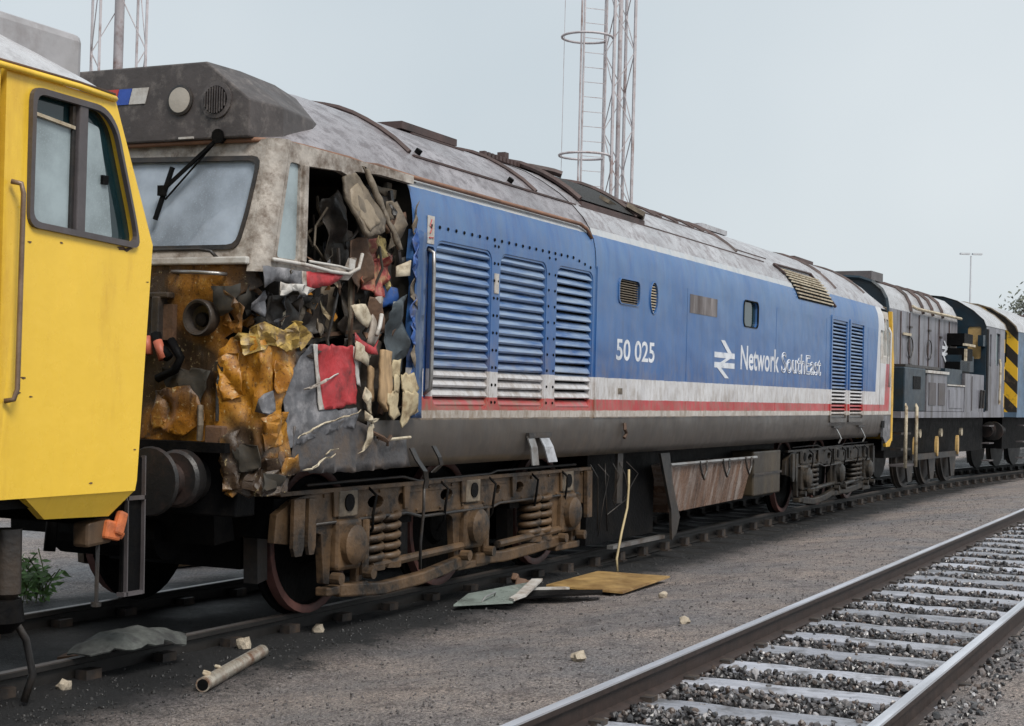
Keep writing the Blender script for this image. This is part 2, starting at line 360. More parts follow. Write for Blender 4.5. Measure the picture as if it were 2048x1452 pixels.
while len(spots) < 13500:
    x = -3.4 + (rnd.random()**1.7)*38; y = rnd.uniform(-5.53, -4.16)
    if rnd.random() < .07: y = rnd.uniform(-5.95, -5.68)
    k = min(abs(x-s) for s in sx_[max(0, int((x+3.1)/.735)-1):int((x+3.1)/.735)+3] or [99])
    if k < .14 and rnd.random() < (.9 if y > -4.5 or y < -5.3 else .965) and y > -5.6: continue
    spots.append((x, y, rnd.choice((rnd.uniform(.010, .018), rnd.uniform(.012, .022), rnd.uniform(.018, .030)))))
spots.sort(key=lambda s: s[0] - 12*s[2])
me_all = MB()
for i, (x, y, r) in enumerate(spots):
    zb = (-.055 + rnd.uniform(0, .026)) if y > -5.6 else .0
    rot = (rnd.uniform(0, 6), rnd.uniform(0, 6), rnd.uniform(0, 6)); me = rocks[i % 10]
    if i < 300:
        o = bpy.data.objects.new('stone', me); COL.objects.link(o); o.parent = ballast; o.location = (x, y+4.845, zb+.1 + r*.25); o.scale = (r, r, r); o.rotation_euler = rot
    else:
        from mathutils import Euler
        mt = Matrix.Translation((x, y+4.845, zb+.1 + r*.25)) @ Euler(rot).to_matrix().to_4x4() @ Matrix.Scale(r, 4)
        me_all.add([mt @ v.co for v in me.vertices], [tuple(p.vertices) for p in me.polygons])
tag(me_all.build('ballast_stones', STONE, ballast, fix=False), kind='stuff')
# the train's track
trb = tag(empty('train_track', (0, 0, 0)), 'oily black railway track under the locomotives', kind='structure')
cx = [-24, -10, 0, 10, 16] + [17+1.5*i for i in range(28)]
for s in (-1, 1): rail([(x, TC(x) + s*.755) for x in cx], 0, RAILB, trb)
smd = sleeper_mesh(SLEEPD, 2.62); 
for i in range(95):
    x = -12 + .735*i; a = -(x-17)/120 if x > 17 else 0
    o = bpy.data.objects.new('sleeper', smd); COL.objects.link(o); o.parent = trb; o.location = (x, TC(x) + random.uniform(-.05, .05), -.165); o.rotation_euler = (0, random.uniform(-.02, .02), a + random.uniform(-.02, .02))
    for s in (-1, 1):
        c = bpy.data.objects.new('rail_chair', chm); COL.objects.link(c); c.parent = trb; c.location = (x, TC(x) + s*.755, -.14); c.rotation_euler = (0, 0, a)
# loose grit on the cinders, too small to pick apart
grit = MB(); gritd = MB(); rnd = random.Random(11)
from mathutils import Euler
for i in range(6500):
    if i % 4: x = -3.6 + rnd.random()**1.5*26; y = rnd.uniform(-4.0, -1.1)
    else: x = -4 + rnd.random()**1.3*24; y = rnd.gauss(-1.25, .3)
    if y < -6.5: continue
    r = rnd.uniform(.004, .013)*(1.6 if rnd.random() < .06 else 1); me = rocks[i % 10]
    mt = Matrix.Translation((x, y, G(x, y) + r*.2)) @ Euler((rnd.uniform(0, 6), rnd.uniform(0, 6), 0)).to_matrix().to_4x4() @ Matrix.Scale(r, 4)
    (gritd if y > -1.75 else grit).add([mt @ v.co for v in me.vertices], [tuple(p.vertices) for p in me.polygons])
for i in range(1500):
    x = -4 + rnd.random()**1.3*14; y = rnd.uniform(-7, -5.75); r = rnd.uniform(.004, .012); me = rocks[i % 10]
    mt = Matrix.Translation((x, y, G(x, y) + r*.2)) @ Euler((rnd.uniform(0, 6), rnd.uniform(0, 6), 0)).to_matrix().to_4x4() @ Matrix.Scale(r, 4)
    grit.add([mt @ v.co for v in me.vertices], [tuple(p.vertices) for p in me.polygons])
tag(gritd.build('oily_grit', M('oily_grit', (.022, .021, .021), .5, var=.9, scale=40, bmp=0, world=True), fix=False), 'black oily grit along the rail beside the locomotives', 'grit', kind='stuff')
GRIT = M('cinder_grit', (.10, .09, .088), .6, var=.9, scale=40, bmp=0, world=True)
tag(grit.build('loose_grit', GRIT, fix=False), 'fine loose grit scattered over the cinder ground', 'grit', kind='stuff')

# ================================================================== DAMAGED BLUE LOCOMOTIVE
loco = tag(empty('diesel_locomotive', (0, 0, 0)), 'crash damaged blue diesel locomotive with torn open cab and white and red stripes', 'locomotive')
def livery(name, slat=False):
    m, nt, p = start(name); co = coords(nt, loco)
    sx = nn(nt, 'ShaderNodeSeparateXYZ'); nt.links.new(co, sx.inputs[0])
    def math_(op, a, b=None, c=None):
        n = nn(nt, 'ShaderNodeMath', operation=op)
        for i, v in enumerate((a, b, c)):
            if v is None: continue
            if hasattr(v, 'node'): nt.links.new(v, n.inputs[i])
            else: n.inputs[i].default_value = v
        return n.outputs[0]
    wob = nois(nt, co, 9, 4)
    z = math_('MULTIPLY_ADD', math_('SUBTRACT', wob, .5), .012, sx.outputs[2])
    xe = math_('MULTIPLY_ADD', math_('SUBTRACT', sx.outputs[2], 1.5), -.14, sx.outputs[0])
    v = math_('MULTIPLY_ADD', math_('SUBTRACT', 18.13, xe), .28, 1.47)
    b = math_('MINIMUM', z, v)
    r = nn(nt, 'ShaderNodeValToRGB'); r.color_ramp.interpolation = 'CONSTANT'; e = r.color_ramp.elements
    e[0].color = (.062, .056, .051, 1); e[0].position = 0; e[1].position = 1.455/4; e[1].color = (.52, .48, .44, 1)
    for ps, c in ((1.528, (.46, .028, .035)), (1.628, (.62, .61, .62)), (1.846, (.012, .090, .285)), (3.262, (.50, .49, .48)), (3.345, (.22, .215, .215))):
        k = e.new(ps/4); k.color = (*c, 1)
    d4 = math_('DIVIDE', b, 4.); nt.links.new(d4, r.inputs[0]); col = r.outputs[0]
    # faded streaks and painted sky sheen high up, grime low down and in runs
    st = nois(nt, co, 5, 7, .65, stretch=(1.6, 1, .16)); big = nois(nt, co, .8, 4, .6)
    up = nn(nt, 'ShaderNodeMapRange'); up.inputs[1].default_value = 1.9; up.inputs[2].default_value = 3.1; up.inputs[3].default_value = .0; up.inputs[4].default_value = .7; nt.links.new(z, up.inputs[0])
    fade_sheen = math_('MULTIPLY', up.outputs[0], ramp(nt, math_('ADD', math_('MULTIPLY', st, .6), math_('MULTIPLY', big, .4)), .35, .6))
    col = mixc(nt, fade_sheen, col, mixc(nt, .5, col, (.24, .385, .54)))
    col = mixc(nt, math_('MULTIPLY', ramp(nt, st, .52, .72), .45), col, mixc(nt, 1., col, (.55, .55, .6), 'MULTIPLY'))
    gr = nois(nt, co, 11, 8, .75, stretch=(1, 1, .4)); lowm = nn(nt, 'ShaderNodeMapRange'); lowm.inputs[1].default_value = 1.5; lowm.inputs[2].default_value = 2.2; lowm.inputs[3].default_value = .85; lowm.inputs[4].default_value = .15; nt.links.new(z, lowm.inputs[0])
    xm = nn(nt, 'ShaderNodeMapRange'); xm.inputs[1].default_value = 2.4; xm.inputs[2].default_value = 5.5; xm.inputs[3].default_value = .32; xm.inputs[4].default_value = 0; nt.links.new(sx.outputs[0], xm.inputs[0])
    col = mixc(nt, math_('MINIMUM', math_('MULTIPLY', math_('ADD', ramp(nt, gr, .44, .66), xm.outputs[0]), math_('MULTIPLY', lowm.outputs[0], math_('MULTIPLY_ADD', math_('GREATER_THAN', z, 1.455), .8, .2))), .85), col, (.21, .15, .10))
    sp = nois(nt, co, 70, 3); col = mixc(nt, math_('MULTIPLY', ramp(nt, sp, .64, .7), .5), col, (.10, .08, .07))
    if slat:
        sl_ = nois(nt, co, 4, 6, .7, stretch=(.35, 1, 6)); bl = math_('MULTIPLY', ramp(nt, sl_, .35, .6), math_('MULTIPLY_ADD', math_('GREATER_THAN', z, 1.85), .5, .12)); col = mixc(nt, bl, col, (.36, .44, .53))  # pale streaks: weathered paint plus sky highlights put into the slat colour
    nt.links.new(col, p.inputs['Base Color'])
    mr = nn(nt, 'ShaderNodeMapRange'); mr.inputs[3].default_value = .2; mr.inputs[4].default_value = .5; nt.links.new(st, mr.inputs[0]); nt.links.new(mr.outputs[0], p.inputs['Roughness'])
    p.inputs['Specular IOR Level'].default_value = .6
    wv = nois(nt, co, 1.5, 2, .4); s = math_('ADD', math_('MULTIPLY', wv, 1.), math_('MULTIPLY', gr, .03)); bump(nt, p, s, .9, .06)
    return m
LIV = livery('faded_sheen_livery'); LIVS = livery('weathered_sheen_louvre', True)
def roof_mat(name, base, dark):
    m, nt, p = start(name); co = coords(nt, world=True)
    a = nois(nt, co, 7, 8, .72, stretch=(1, 1.2, 1)); b = nois(nt, co, 1.1, 4, .6); c = nois(nt, co, 38, 4, .7)
    col = mixc(nt, ramp(nt, b, .35, .68), base, tuple(x*.62 for x in base)); col = mixc(nt, ramp(nt, a, .46, .60), col, dark); col = mixc(nt, ramp(nt, c, .58, .68), col, tuple(x*1.4 for x in dark))
    nt.links.new(col, p.inputs['Base Color']); rr = nn(nt, 'ShaderNodeMapRange'); rr.inputs[3].default_value = .12; rr.inputs[4].default_value = .45; nt.links.new(a, rr.inputs[0]); nt.links.new(rr.outputs[0], p.inputs['Roughness'])
    p.inputs['Specular IOR Level'].default_value = .9; s = nn(nt, 'ShaderNodeMath', operation='ADD'); nt.links.new(a, s.inputs[0]); nt.links.new(b, s.inputs[1]); bump(nt, p, s.outputs[0], .25, .03); return m
ROOF = roof_mat('wet_grey_roof', (.43, .425, .445), (.19, .165, .17))
RIB = M('roof_rib_brown', (.07, .042, .038), .6, dirt=(.03, .022, .02), da=.4)
HEAD = M('dark_grime_headcode', (.062, .052, .050), .55, var=.3, dirt=(.15, .13, .12), da=.3, ds=9, bmp=.2)
GUT = M('rusty_gutter', (.22, .11, .065), .6, dirt=(.10, .05, .03), da=.4)
CABCOL = M('scraped_cab_cream', (.40, .36, .32), .6, var=.3, scale=6, dirt=(.13, .095, .07), da=.55, ds=7, bmp=.35)
def crash_yellow(name='scorched_yellow_paint', hi=(.46, .20, .018), lo=(.27, .105, .012), soot=(.40, .57), bm=.35):
    m, nt, p = start(name); co = coords(nt)
    a = nois(nt, co, 3.0, 8, .68); b = nois(nt, co, 11, 8, .75); c = nois(nt, co, 1.4, 3, .5); d = nois(nt, co, 28, 6, .7)
    col = mixc(nt, ramp(nt, a, .35, .62), hi, lo)
    col = mixc(nt, ramp(nt, b, .56, .70), col, (.60, .34, .06))
    col = mixc(nt, ramp(nt, c, *soot), col, (.045, .026, .014)); col = mixc(nt, ramp(nt, b, .42, .30, (0, 0, 0, 1), (1, 1, 1, 1)) if 0 else ramp(nt, b, .30, .42, (1, 1, 1, 1), (0, 0, 0, 1)), col, (.028, .02, .015))
    e_ = nois(nt, co, 55, 5, .75); col = mixc(nt, ramp(nt, d, .60, .68), col, (.5, .40, .22)); col = mixc(nt, ramp(nt, e_, .54, .64), col, mixc(nt, 1., col, (.35, .3, .28), 'MULTIPLY')); g_ = nois(nt, co, 6, 6, .7, stretch=(1, 1, .12)); col = mixc(nt, ramp(nt, g_, .56, .68), col, mixc(nt, 1., col, (.3, .25, .22), 'MULTIPLY'))
    nt.links.new(col, p.inputs['Base Color']); p.inputs['Roughness'].default_value = .42; p.inputs['Specular IOR Level'].default_value = .55; bump(nt, p, b, bm, .03); return m
CRASHY = crash_yellow()
CRASHB = crash_yellow('torn_bright_yellow', (.54, .245, .018), (.32, .125, .011), (.47, .61), .2)
GREYP = M('scraped_grey_paint', (.115, .115, .125), .5, var=.35, scale=7, dirt=(.30, .29, .30), da=.35, ds=6, bmp=.3)
REDP = M('scraped_red_paint', (.42, .035, .04), .5, var=.3, scale=7, dirt=(.12, .03, .03), da=.35, ds=6, bmp=.3)
BLUEP = M('torn_blue_paint', (.03, .09, .30), .5, dirt=(.12, .11, .10), da=.4, ds=8)
TAN = M('soiled_tan_panel', (.19, .152, .11), .65, var=.3, scale=8, dirt=(.07, .055, .04), da=.55, ds=6)
INT = M('dark_cab_interior', (.028, .025, .02), .8, var=.4, dirt=(.05, .035, .02), da=.4)
WOOD = M('splintered_wood', (.36, .24, .13), .75, var=.35, scale=20, streak=True, dirt=(.12, .07, .04), da=.4)
FOAM = M('cream_insulation', (.52, .43, .27), .8, var=.25, scale=9, dirt=(.26, .18, .10), da=.5, ds=9)
def glass_mat(name, col, rough=.12, alpha=None):
    m, nt, p = start(name); co = coords(nt, world=True); a = nois(nt, co, 2.2, 5, .6); b = nois(nt, co, 90, 2)
    c = mixc(nt, ramp(nt, a, .35, .65), tuple(x*.62 for x in col), tuple(min(1, x*1.12) for x in col)); c = mixc(nt, ramp(nt, b, .55, .8), c, tuple(min(1, x*1.08) for x in col))  # broad tone changes put sky reflection into the glass colour
    nt.links.new(c, p.inputs['Base Color']); p.inputs['Roughness'].default_value = rough; p.inputs['Specular IOR Level'].default_value = .7
    if alpha: p.inputs['Transmission Weight'].default_value = alpha
    return m
MISTY = glass_mat('misted_sky_windscreen', (.46, .53, .62), .2)  # mist and sky reflection together make the pale base colour
_nt = MISTY.node_tree; _tr = nn(_nt, 'ShaderNodeBsdfTransparent'); _mx = nn(_nt, 'ShaderNodeMixShader'); _mx.inputs[0].default_value = .42
_p = [n for n in _nt.nodes if n.type == 'BSDF_PRINCIPLED'][0]; _o = [n for n in _nt.nodes if n.type == 'OUTPUT_MATERIAL'][0]
_nt.links.new(_p.outputs[0], _mx.inputs[1]); _nt.links.new(_tr.outputs[0], _mx.inputs[2]); _nt.links.new(_mx.outputs[0], _o.inputs[0])
PALEGL = glass_mat('pale_sky_glass', (.30, .36, .38), .2)  # pale base colour paints the sky reflected in the panes
DARKGL = glass_mat('dark_glass', (.01, .03, .035), .08)

SIDEY = -1.37
UP = [(-1.37, 2.93), (-1.367, 3.02), (-1.357, 3.12), (-1.335, 3.22), (-1.30, 3.30), (-1.285, 3.33)]
RF = [(-1.285, 3.33), (-1.22, 3.43), (-1.11, 3.55), (-.96, 3.68), (-.78, 3.80), (-.58, 3.91), (-.36, 3.99), (-.14, 4.03), (0, 4.04)]
RF = RF + [(-y, z) for y, z in reversed(RF[:-1])]
SK = [(-1.20, 1.075), (-1.275, 1.085), (-1.325, 1.16), (-1.355, 1.27), (-1.37, 1.38), (-1.37, 1.455)]
FARS = [(1.285, 3.33), (1.335, 3.22), (1.37, 2.9), (1.37, 1.4), (1.33, 1.16), (1.2, 1.075)]
def loft(secs, smooth=True, mi=0, mb=None):
    mb = mb or MB(); n = len(secs[0]); V = [p for s in secs for p in s]
    mb.add(V, [(i*n+k, i*n+k+1, (i+1)*n+k+1, (i+1)*n+k) for i in range(len(secs)-1) for k in range(n-1)], mi); return mb
def roofg(x):                                    # the cab roof domes down towards the nose
    if x >= .35: return 1.
    t = max(0, min(1, (x+1.36)/1.71)); return .26 + .74*math.sin(t*math.pi/2)**.8
def xf(z): return -1.5 + max(0, z-2.5)*.21         # raked windscreen plane
X1 = 18.25
rx = [-1.33, -1.2, -1.0, -.8, -.55, -.3, 0, .35, 1, 2, 3, 4.2]
def rsec(x, g=None, k=1.):
    g = roofg(x) if g is None else g
    ins = 1 - .06*max(0, (-x-.9)/.45) if x < 0 else 1
    return [(x, y*ins, 3.33 + (z-3.33)*g + .006*nz3(x*1.5, y*2, 3)) for y, z in RF]
ROOF1 = roof_mat('sooty_front_roof', (.30, .275, .29), (.12, .10, .105))
loft([rsec(x) for x in rx]).build('roof', ROOF1, loco, smooth=True)
loft([[(x, y*1.004, z+.006) for x, y, z in rsec(x)] for x in (4.2, 6, 8, 10, 12, 14, 16, 17)] + [rsec(17.4), [(17.9, y, 3.33+(z-3.33)*.75) for y, z in RF], [(18.2, y*.96, 3.33+(z-3.33)*.25) for y, z in RF]]).build('roof', ROOF, loco, smooth=True)
# near side: flat panels with openings, a curved shoulder and a tucked-in skirt
GR = [(.885, 1.90, 1.545, 2.885), (2.06, 3.04, 1.545, 2.885), (3.27, 4.15, 1.545, 2.885)]
LV = [(13.66, 14.66, 1.385, 2.97), (14.86, 15.82, 1.385, 2.97)]
edge = [(.48, 1.455), (.50, 1.6), (.55, 1.9), (.52, 2.2), (.56, 2.5), (.50, 2.7), (.53, 2.93)]
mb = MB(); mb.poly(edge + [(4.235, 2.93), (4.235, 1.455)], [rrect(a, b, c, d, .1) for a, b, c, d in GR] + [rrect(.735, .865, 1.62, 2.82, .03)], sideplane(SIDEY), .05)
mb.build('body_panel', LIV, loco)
SM = [rrect(4.82, 5.40, 2.63, 2.88, .07), rquad([(5.725, 2.66), (5.95, 2.66), (5.95, 2.84), (5.725, 2.84)], .08), rrect(9.12, 9.74, 2.61, 2.93, .08)]
oval = [(5.838 + .115*math.cos(t), 2.745 + .165*math.sin(t)) for t in [2*math.pi*i/20 for i in range(20)]]
SM[1] = oval
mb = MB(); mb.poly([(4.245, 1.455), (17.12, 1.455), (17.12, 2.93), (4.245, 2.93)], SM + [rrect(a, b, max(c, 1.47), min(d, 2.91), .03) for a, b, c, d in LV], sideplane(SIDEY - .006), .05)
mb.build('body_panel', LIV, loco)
mb = MB(); mb.poly([(17.16, 1.455), (18.13, 1.455), (18.13, 2.36), (17.16, 2.36)], [], sideplane(SIDEY), .05); mb.build('body_panel', LIV, loco)
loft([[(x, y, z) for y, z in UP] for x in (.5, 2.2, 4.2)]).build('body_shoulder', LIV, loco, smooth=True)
UP2 = UP[:-1] + [(-1.288, 3.335)]
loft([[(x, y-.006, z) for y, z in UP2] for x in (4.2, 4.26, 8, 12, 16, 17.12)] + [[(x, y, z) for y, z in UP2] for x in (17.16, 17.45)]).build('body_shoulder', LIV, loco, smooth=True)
loft([[(x, y - .004*nz3(x*2, z*3, 1), z) for y, z in SK] for x in [-.1+.45*i for i in range(39)] + [17.5]]).build('skirt', LIV, loco, smooth=True)
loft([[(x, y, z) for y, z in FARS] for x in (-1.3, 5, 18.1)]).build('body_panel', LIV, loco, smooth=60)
mb = MB(); mb.box(.56, 18.1, -1.30, 1.3, 1.15, 1.40); mb.build('underframe', BLACK, loco)
mb = MB(); mb.box(-1.3, .56, -1.22, 1.3, 1.28, 1.36); mb.build('cab_floor', INT, loco)
mb = MB(); mb.box(.60, .66, -1.3, 1.3, 1.4, 3.31); mb.build('bulkhead', INT, loco)
mb = MB(); mb.box(.90, 4.3, -1.28, -1.25, 1.5, 2.95); mb.build('grille_backing', BLACK, loco)
mb = MB(); mb.box(4.7, 16.2, -1.28, -1.25, 1.35, 3.0); mb.build('grille_backing', BLACK, loco)
# vertical seam ridge and gutter
mb = MB(); mb.box(4.222, 4.262, -1.385, -1.36, 1.46, 2.95); mb.build('seam_strip', LIV, loco)
for x in (6.95, 10.62, 13.35, 16.15):
    mb = MB(); mb.box(x-.006, x+.006, -1.3785, -1.374, 1.47, 2.93); mb.build('panel_seam', LIV, loco)
gp = [(-1.345, 1.2, 3.335), (-1.36, 0, 3.335), (-1.355, -.9, 3.335), (-1.33, -1.18, 3.335), (-1.25, -1.29, 3.335), (-1.0, -1.325, 3.335), (-.4, -1.33, 3.34), (-.2, -1.34, 3.325), (.0, -1.335, 3.345), (.5, -1.325, 3.335), (2, -1.32, 3.335), (3.9, -1.32, 3.335), (4.05, -1.33, 3.30), (4.14, -1.345, 3.22)]
mb = MB(); mb.tube(gp, .019, 6); mb.build('gutter', GUT, loco, smooth=True)
# louvre grilles
def slat_mesh(L, h, d, tilt, mat):
    mb = MB(); pr = [(0, -h/2), (-d*.85, -h*.40), (-d, -h*.22), (-d*.80, h*.02), (-d*.25, h*.42), (0, h/2)]
    V = [(x, y, z) for x in (-L/2, L/2) for y, z in pr]; n = len(pr)
    mb.add(V, [(k, k+1, n+k+1, n+k) for k in range(n-1)] + [tuple(range(n)), tuple(range(2*n-1, n-1, -1))]); return mb.mesh('slat', mat)
for gi, (a, b, c, d) in enumerate(GR):
    mb = MB(); o_ = rrect(a, b, c, d, .1); i_ = rrect(a+.02, b-.02, c+.02, d-.02, .085)
    mb.poly(o_, [i_], sideplane(-1.362), .05); g = mb.build('louvre_grille', LIV, loco)
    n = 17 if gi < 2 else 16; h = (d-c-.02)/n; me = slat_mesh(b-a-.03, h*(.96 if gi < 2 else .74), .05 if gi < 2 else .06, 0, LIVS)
    for k in range(n):
        o = bpy.data.objects.new('slat', me); COL.objects.link(o); o.parent = g; o.location = ((a+b)/2, -1.312, c + .01 + h*(k+.5)); o.rotation_euler = (random.uniform(-.05, .05), random.uniform(-.004, .004), 0)
        if gi == 2: o.rotation_euler[0] = .25 + random.uniform(-.1, .1)
for (a, b, c, d), n in ((LV[0], 27), (LV[1], 27)):
    mb = MB(); mb.poly(rrect(a-.03, b+.03, c-.03, d+.03, .03), [rrect(a+.03, b-.03, c+.03, d-.03, .02)], sideplane(-1.392), .03); g = mb.build('louvre_grille', LIV, loco)
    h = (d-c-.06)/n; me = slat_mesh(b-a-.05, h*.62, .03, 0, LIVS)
    for k in range(n):
        o = bpy.data.objects.new('slat', me); COL.objects.link(o); o.parent = g; o.location = ((a+b)/2, -1.35, c + .03 + h*(k+.5))
for loop, n, (a, b, c, d) in ((SM[0], 10, (4.82, 5.40, 2.63, 2.88)), (oval, 11, (5.725, 5.95, 2.58, 2.91))):
    cxm = (a+b)/2; czm = (c+d)/2
    mb = MB(); mb.poly([(cxm+(u-cxm)*1.07, czm+(v-czm)*1.07) for u, v in loop], [loop], sideplane(-1.388), .02); g = mb.build('vent_grille', LIV, loco)
    h = (d-c)/n
    for k in range(n):
        z = c + h*(k+.5); half = (b-a)/2*.97
        if loop is oval: half = .115*math.sqrt(max(.04, 1-((z-czm)/.165)**2))
        mb = MB(); mb.box(-half, half, -.004, .02, -h*.2, h*.2); o = mb.build('slat', TAN if loop is SM[0] else CREAM, g, loc=(cxm, -1.362, z))
mb = MB(); mb.box(9.08, 9.78, -1.34, -1.33, 2.58, 2.96); mb.build('window', DARKGL, loco)
mb = MB(); mb.poly([(9.43+(u-9.43)*1.06, 2.77+(v-2.77)*1.08) for u, v in SM[2]], [SM[2]], sideplane(-1.386), .02); mb.build('window_frame', BLACK, loco)
# rivets round the near grilles
mb = MB()
for i in range(24):
    x = .80 + i*.142; z = 2.985 - (.0 if i < 20 else (i-20)*.02)
    if x < 4.1: mb.lathe([(0, .016), (.008, .012), (.011, .004)], (x, -1.37, z), (0, -1, 0), 8)
for x in (1.945, 2.015, 3.085, 3.225):
    for k in range(10): mb.lathe([(0, .014), (.008, .01), (.011, .004)], (x, -1.37, 1.60 + k*.148), (0, -1, 0), 8)
tag(mb.build('rivet_row', BLACK, loco), kind='stuff')
# patch left by the missing nameplate, small plates, handrail
mb = MB(); mb.box(7.03, 8.03, -1.380, -1.376, 2.655, 2.87); mb.build('bare_patch', M('bare_patch_metal', (.20, .18, .18), .6, var=.5, scale=5, streak=True, dirt=(.08, .06, .055), da=.6, ds=6), loco)
mb = MB(); mb.box(.735, .845, -1.376, -1.370, 2.84, 3.06); pl = mb.build('warning_plate', WHITEP, loco)
mb = MB(); mb.tube([(.79, -1.379, 3.03), (.765, -1.379, 2.975), (.80, -1.379, 2.965), (.77, -1.379, 2.92)], .006, 4); mb.bar((.755, -1.379, 2.885), (.825, -1.379, 2.89), .008); mb.build('flash_mark', REDP, pl)
mb = MB(); mb.box(1.945, 2.03, -1.377, -1.370, 2.53, 2.70); mb.build('small_plate', WHITEP, loco)
mb = MB(); mb.box(4.86, 4.97, -1.381, -1.377, 1.70, 1.76); mb.build('small_plate', TAN, loco)
mb = MB(); mb.tube([(.80, -1.34, 2.80), (.80, -1.40, 2.77), (.80, -1.405, 2.6), (.80, -1.405, 1.8), (.80, -1.40, 1.70), (.80, -1.34, 1.66)], .017, 8); mb.build('handrail', STEEL, loco, smooth=True)
mb = MB(); mb.box(.72, .88, -1.31, -1.30, 1.6, 2.84); mb.build('handrail_recess', BLUEP, loco)
# lettering
WT = M('white_lettering', (.66, .68, .72), .5, var=.15, bmp=0, dirt=(.3, .34, .45), da=.25, ds=10)
text('number_lettering', '50 025', 4.78, 5.90, 2.045, 2.265, -1.378, WT, loco, bold=.018)
text('name_lettering', 'Network', 9.02, 10.78, 2.05, 2.36, -1.378, WT, loco, bold=.02)
text('name_lettering', 'SouthEast', 10.90, 13.05, 2.05, 2.34, -1.378, WT, loco, outline=.022)
mb = MB(); yy = -1.379; ax, bx, az, bz = 7.97, 8.77, 1.93, 2.39; H = bz-az; W_ = bx-ax
for z0 in (.53, .265): mb.box(ax, bx, yy, yy+.003, az+H*z0, az+H*(z0+.145))
def para(p): mb.poly([(ax+u*W_, az+v*H) for u, v in p], [], sideplane(yy-.0015), .003)
para([(.28, 1.0), (.48, 1.0), (.84, .675), (.64, .675)]); para([(.62, .55), (.82, .55), (.42, .38), (.22, .38)]); para([(.12, .27), (.32, .27), (.72, 0), (.52, 0)])
mb.build('double_arrow', WT, loco)
# ---- roof fittings
def roofz(y): return interp(abs(y), [(abs(a), b) for a, b in reversed(RF[:9])])
def arc(x, y0, y1, lift=.02, n=10, skew=0):
    return [(x + skew*i/n, y0 + (y1-y0)*i/n, roofz(y0 + (y1-y0)*i/n) + lift) for i in range(n+1)]
for x, y0, y1, w in ((.95, 1.1, -1.07, .035), (3.38, 1.1, -1.08, .032), (9.75, 1.1, -1.06, .04), (14.55, 1.1, -1.2, .04), (14.75, 1.1, -.9, .03), (16.9, 1.1, -1.12, .035), (17.2, 1.0, -.85, .02)):
    mb = MB(); mb.tube(arc(x, y0, y1, .015, 16), w*.7, 5); mb.build('roof_rib', RIB, loco, smooth=False)
for i, x in enumerate((6.55, 7.0, 7.55, 7.75, 8.35, 8.95, 9.35)):
    mb = MB(); mb.tube(arc(x, .9, -.74, .02, 10), .018, 5); mb.build('roof_rib', RIB, loco)
for y, x0, x1 in ((-.74, 6.3, 9.7), (-1.09, .98, 4.3), (-1.09, 4.4, 10.9), (-1.0, 9.9, 11.3), (-.55, 1.9, 2.9)):
    mb = MB(); mb.bar((x0, y, roofz(y)+.008), (x1, y, roofz(y)+.008), .022, .016); mb.build('roof_seam', RIB, loco)
# open hatch: a dark well and its lifted frame
mb = MB(); N = 8; A = arc(4.55, .25, -1.03, .05, N); B = arc(6.15, .25, -1.03, .05, N)
mb.add(A + B, [(i, i+1, N+2+i, N+1+i) for i in range(N)]); mb.build('roof_hatch', M('hatch_mesh_dark', (.022, .021, .02), .7, var=.5, scale=30, dirt=(.015, .014, .013), da=.6, ds=5, bmp=.6, bs=40), loco)
for x in (4.52, 6.13):
    mb = MB(); mb.tube(arc(x, .3, -1.05, .06, 10), .03, 5); mb.build('hatch_frame', RIB, loco)
mb = MB(); mb.tube(arc(5.15, .0, -.45, .09, 6, .25), .04, 5); mb.build('hatch_frame', RIB, loco)
mb = MB(); mb.box(4.5, 6.3, -1.075, -1.035, roofz(1.05)-.02, roofz(1.05)+.035); mb.build('hatch_coaming', RIB, loco)
mb = MB(); mb.obox((6.25, -.98, roofz(.98)+.06), (.35, .22, .05), (.5, .1, .4)); mb.obox((5.75, -.86, roofz(.86)+.04), (.5, .12, .04), (.5, .0, .2)); mb.build('torn_hatch_flap', TAN, loco)
mb = MB(); mb.obox((4.62, -.12, 4.12), (.09, .09, .13)); mb.obox((4.68, -.02, 4.1), (.06, .06, .1)); mb.build('roof_bolt', RIB, loco)
mb = MB()
for i in range(11): x = 3.7+i*.085; mb.obox((x, -.35, 4.03), (.05, .06, .045))
tag(mb.build('roof_chain', RIB, loco), kind='stuff')
for x in (1.5, 3.25): 
    mb = MB(); mb.lathe([(0, .03), (.04, .03)], (x - .35, -1.03, roofz(1.03)), (0, -.6, .8), 8); mb.build('lifting_eye', BLACK, loco)
mb = MB(); mb.box(1.9, 2.95, -.45, .2, 3.98, 4.045); mb.build('roof_vent', RIB, loco)
mb = MB(); mb.box(10.3, 11.4, -.4, .4, 4.0, 4.065); mb.build('roof_vent', ROOF, loco)
mb = MB(); mb.box(15.2, 16.4, -.35, .35, 4.0, 4.06); mb.build('roof_vent', RIB, loco)
# louvred opening on the far shoulder
sh = UP2 + RF[1:5]
def shp(s):                                       # point on the shoulder by arc length from z=3.12
    pts = [Vector((y, z)) for y, z in sh if z >= 3.1]; 
    for a, b in zip(pts, pts[1:]):
        L = (b-a).length
        if s <= L: return a.lerp(b, s/L), (b-a).normalized()
        s -= L
    return pts[-1], (pts[-1]-pts[-2]).normalized()
def shq(x, s, out): p, t = shp(s); return (x, p.x - t.y*out, p.y + t.x*out)
mb = MB(); K = 8
mb.add([shq(x, s*.5/K, .012) for s in range(K+1) for x in (11.75 - .04*s, 13.72 - .02*s)], [(2*i, 2*i+1, 2*i+3, 2*i+2) for i in range(K)]); g = mb.build('shoulder_grille', BLACK, loco)
for k in range(9):
    s = .03 + k*.052; mb = MB(); mb.bar(shq(11.75-.32*s/.5, s, .03), shq(13.72-.16*s/.5, s, .03), .016, .02); mb.build('slat', CREAM, g)
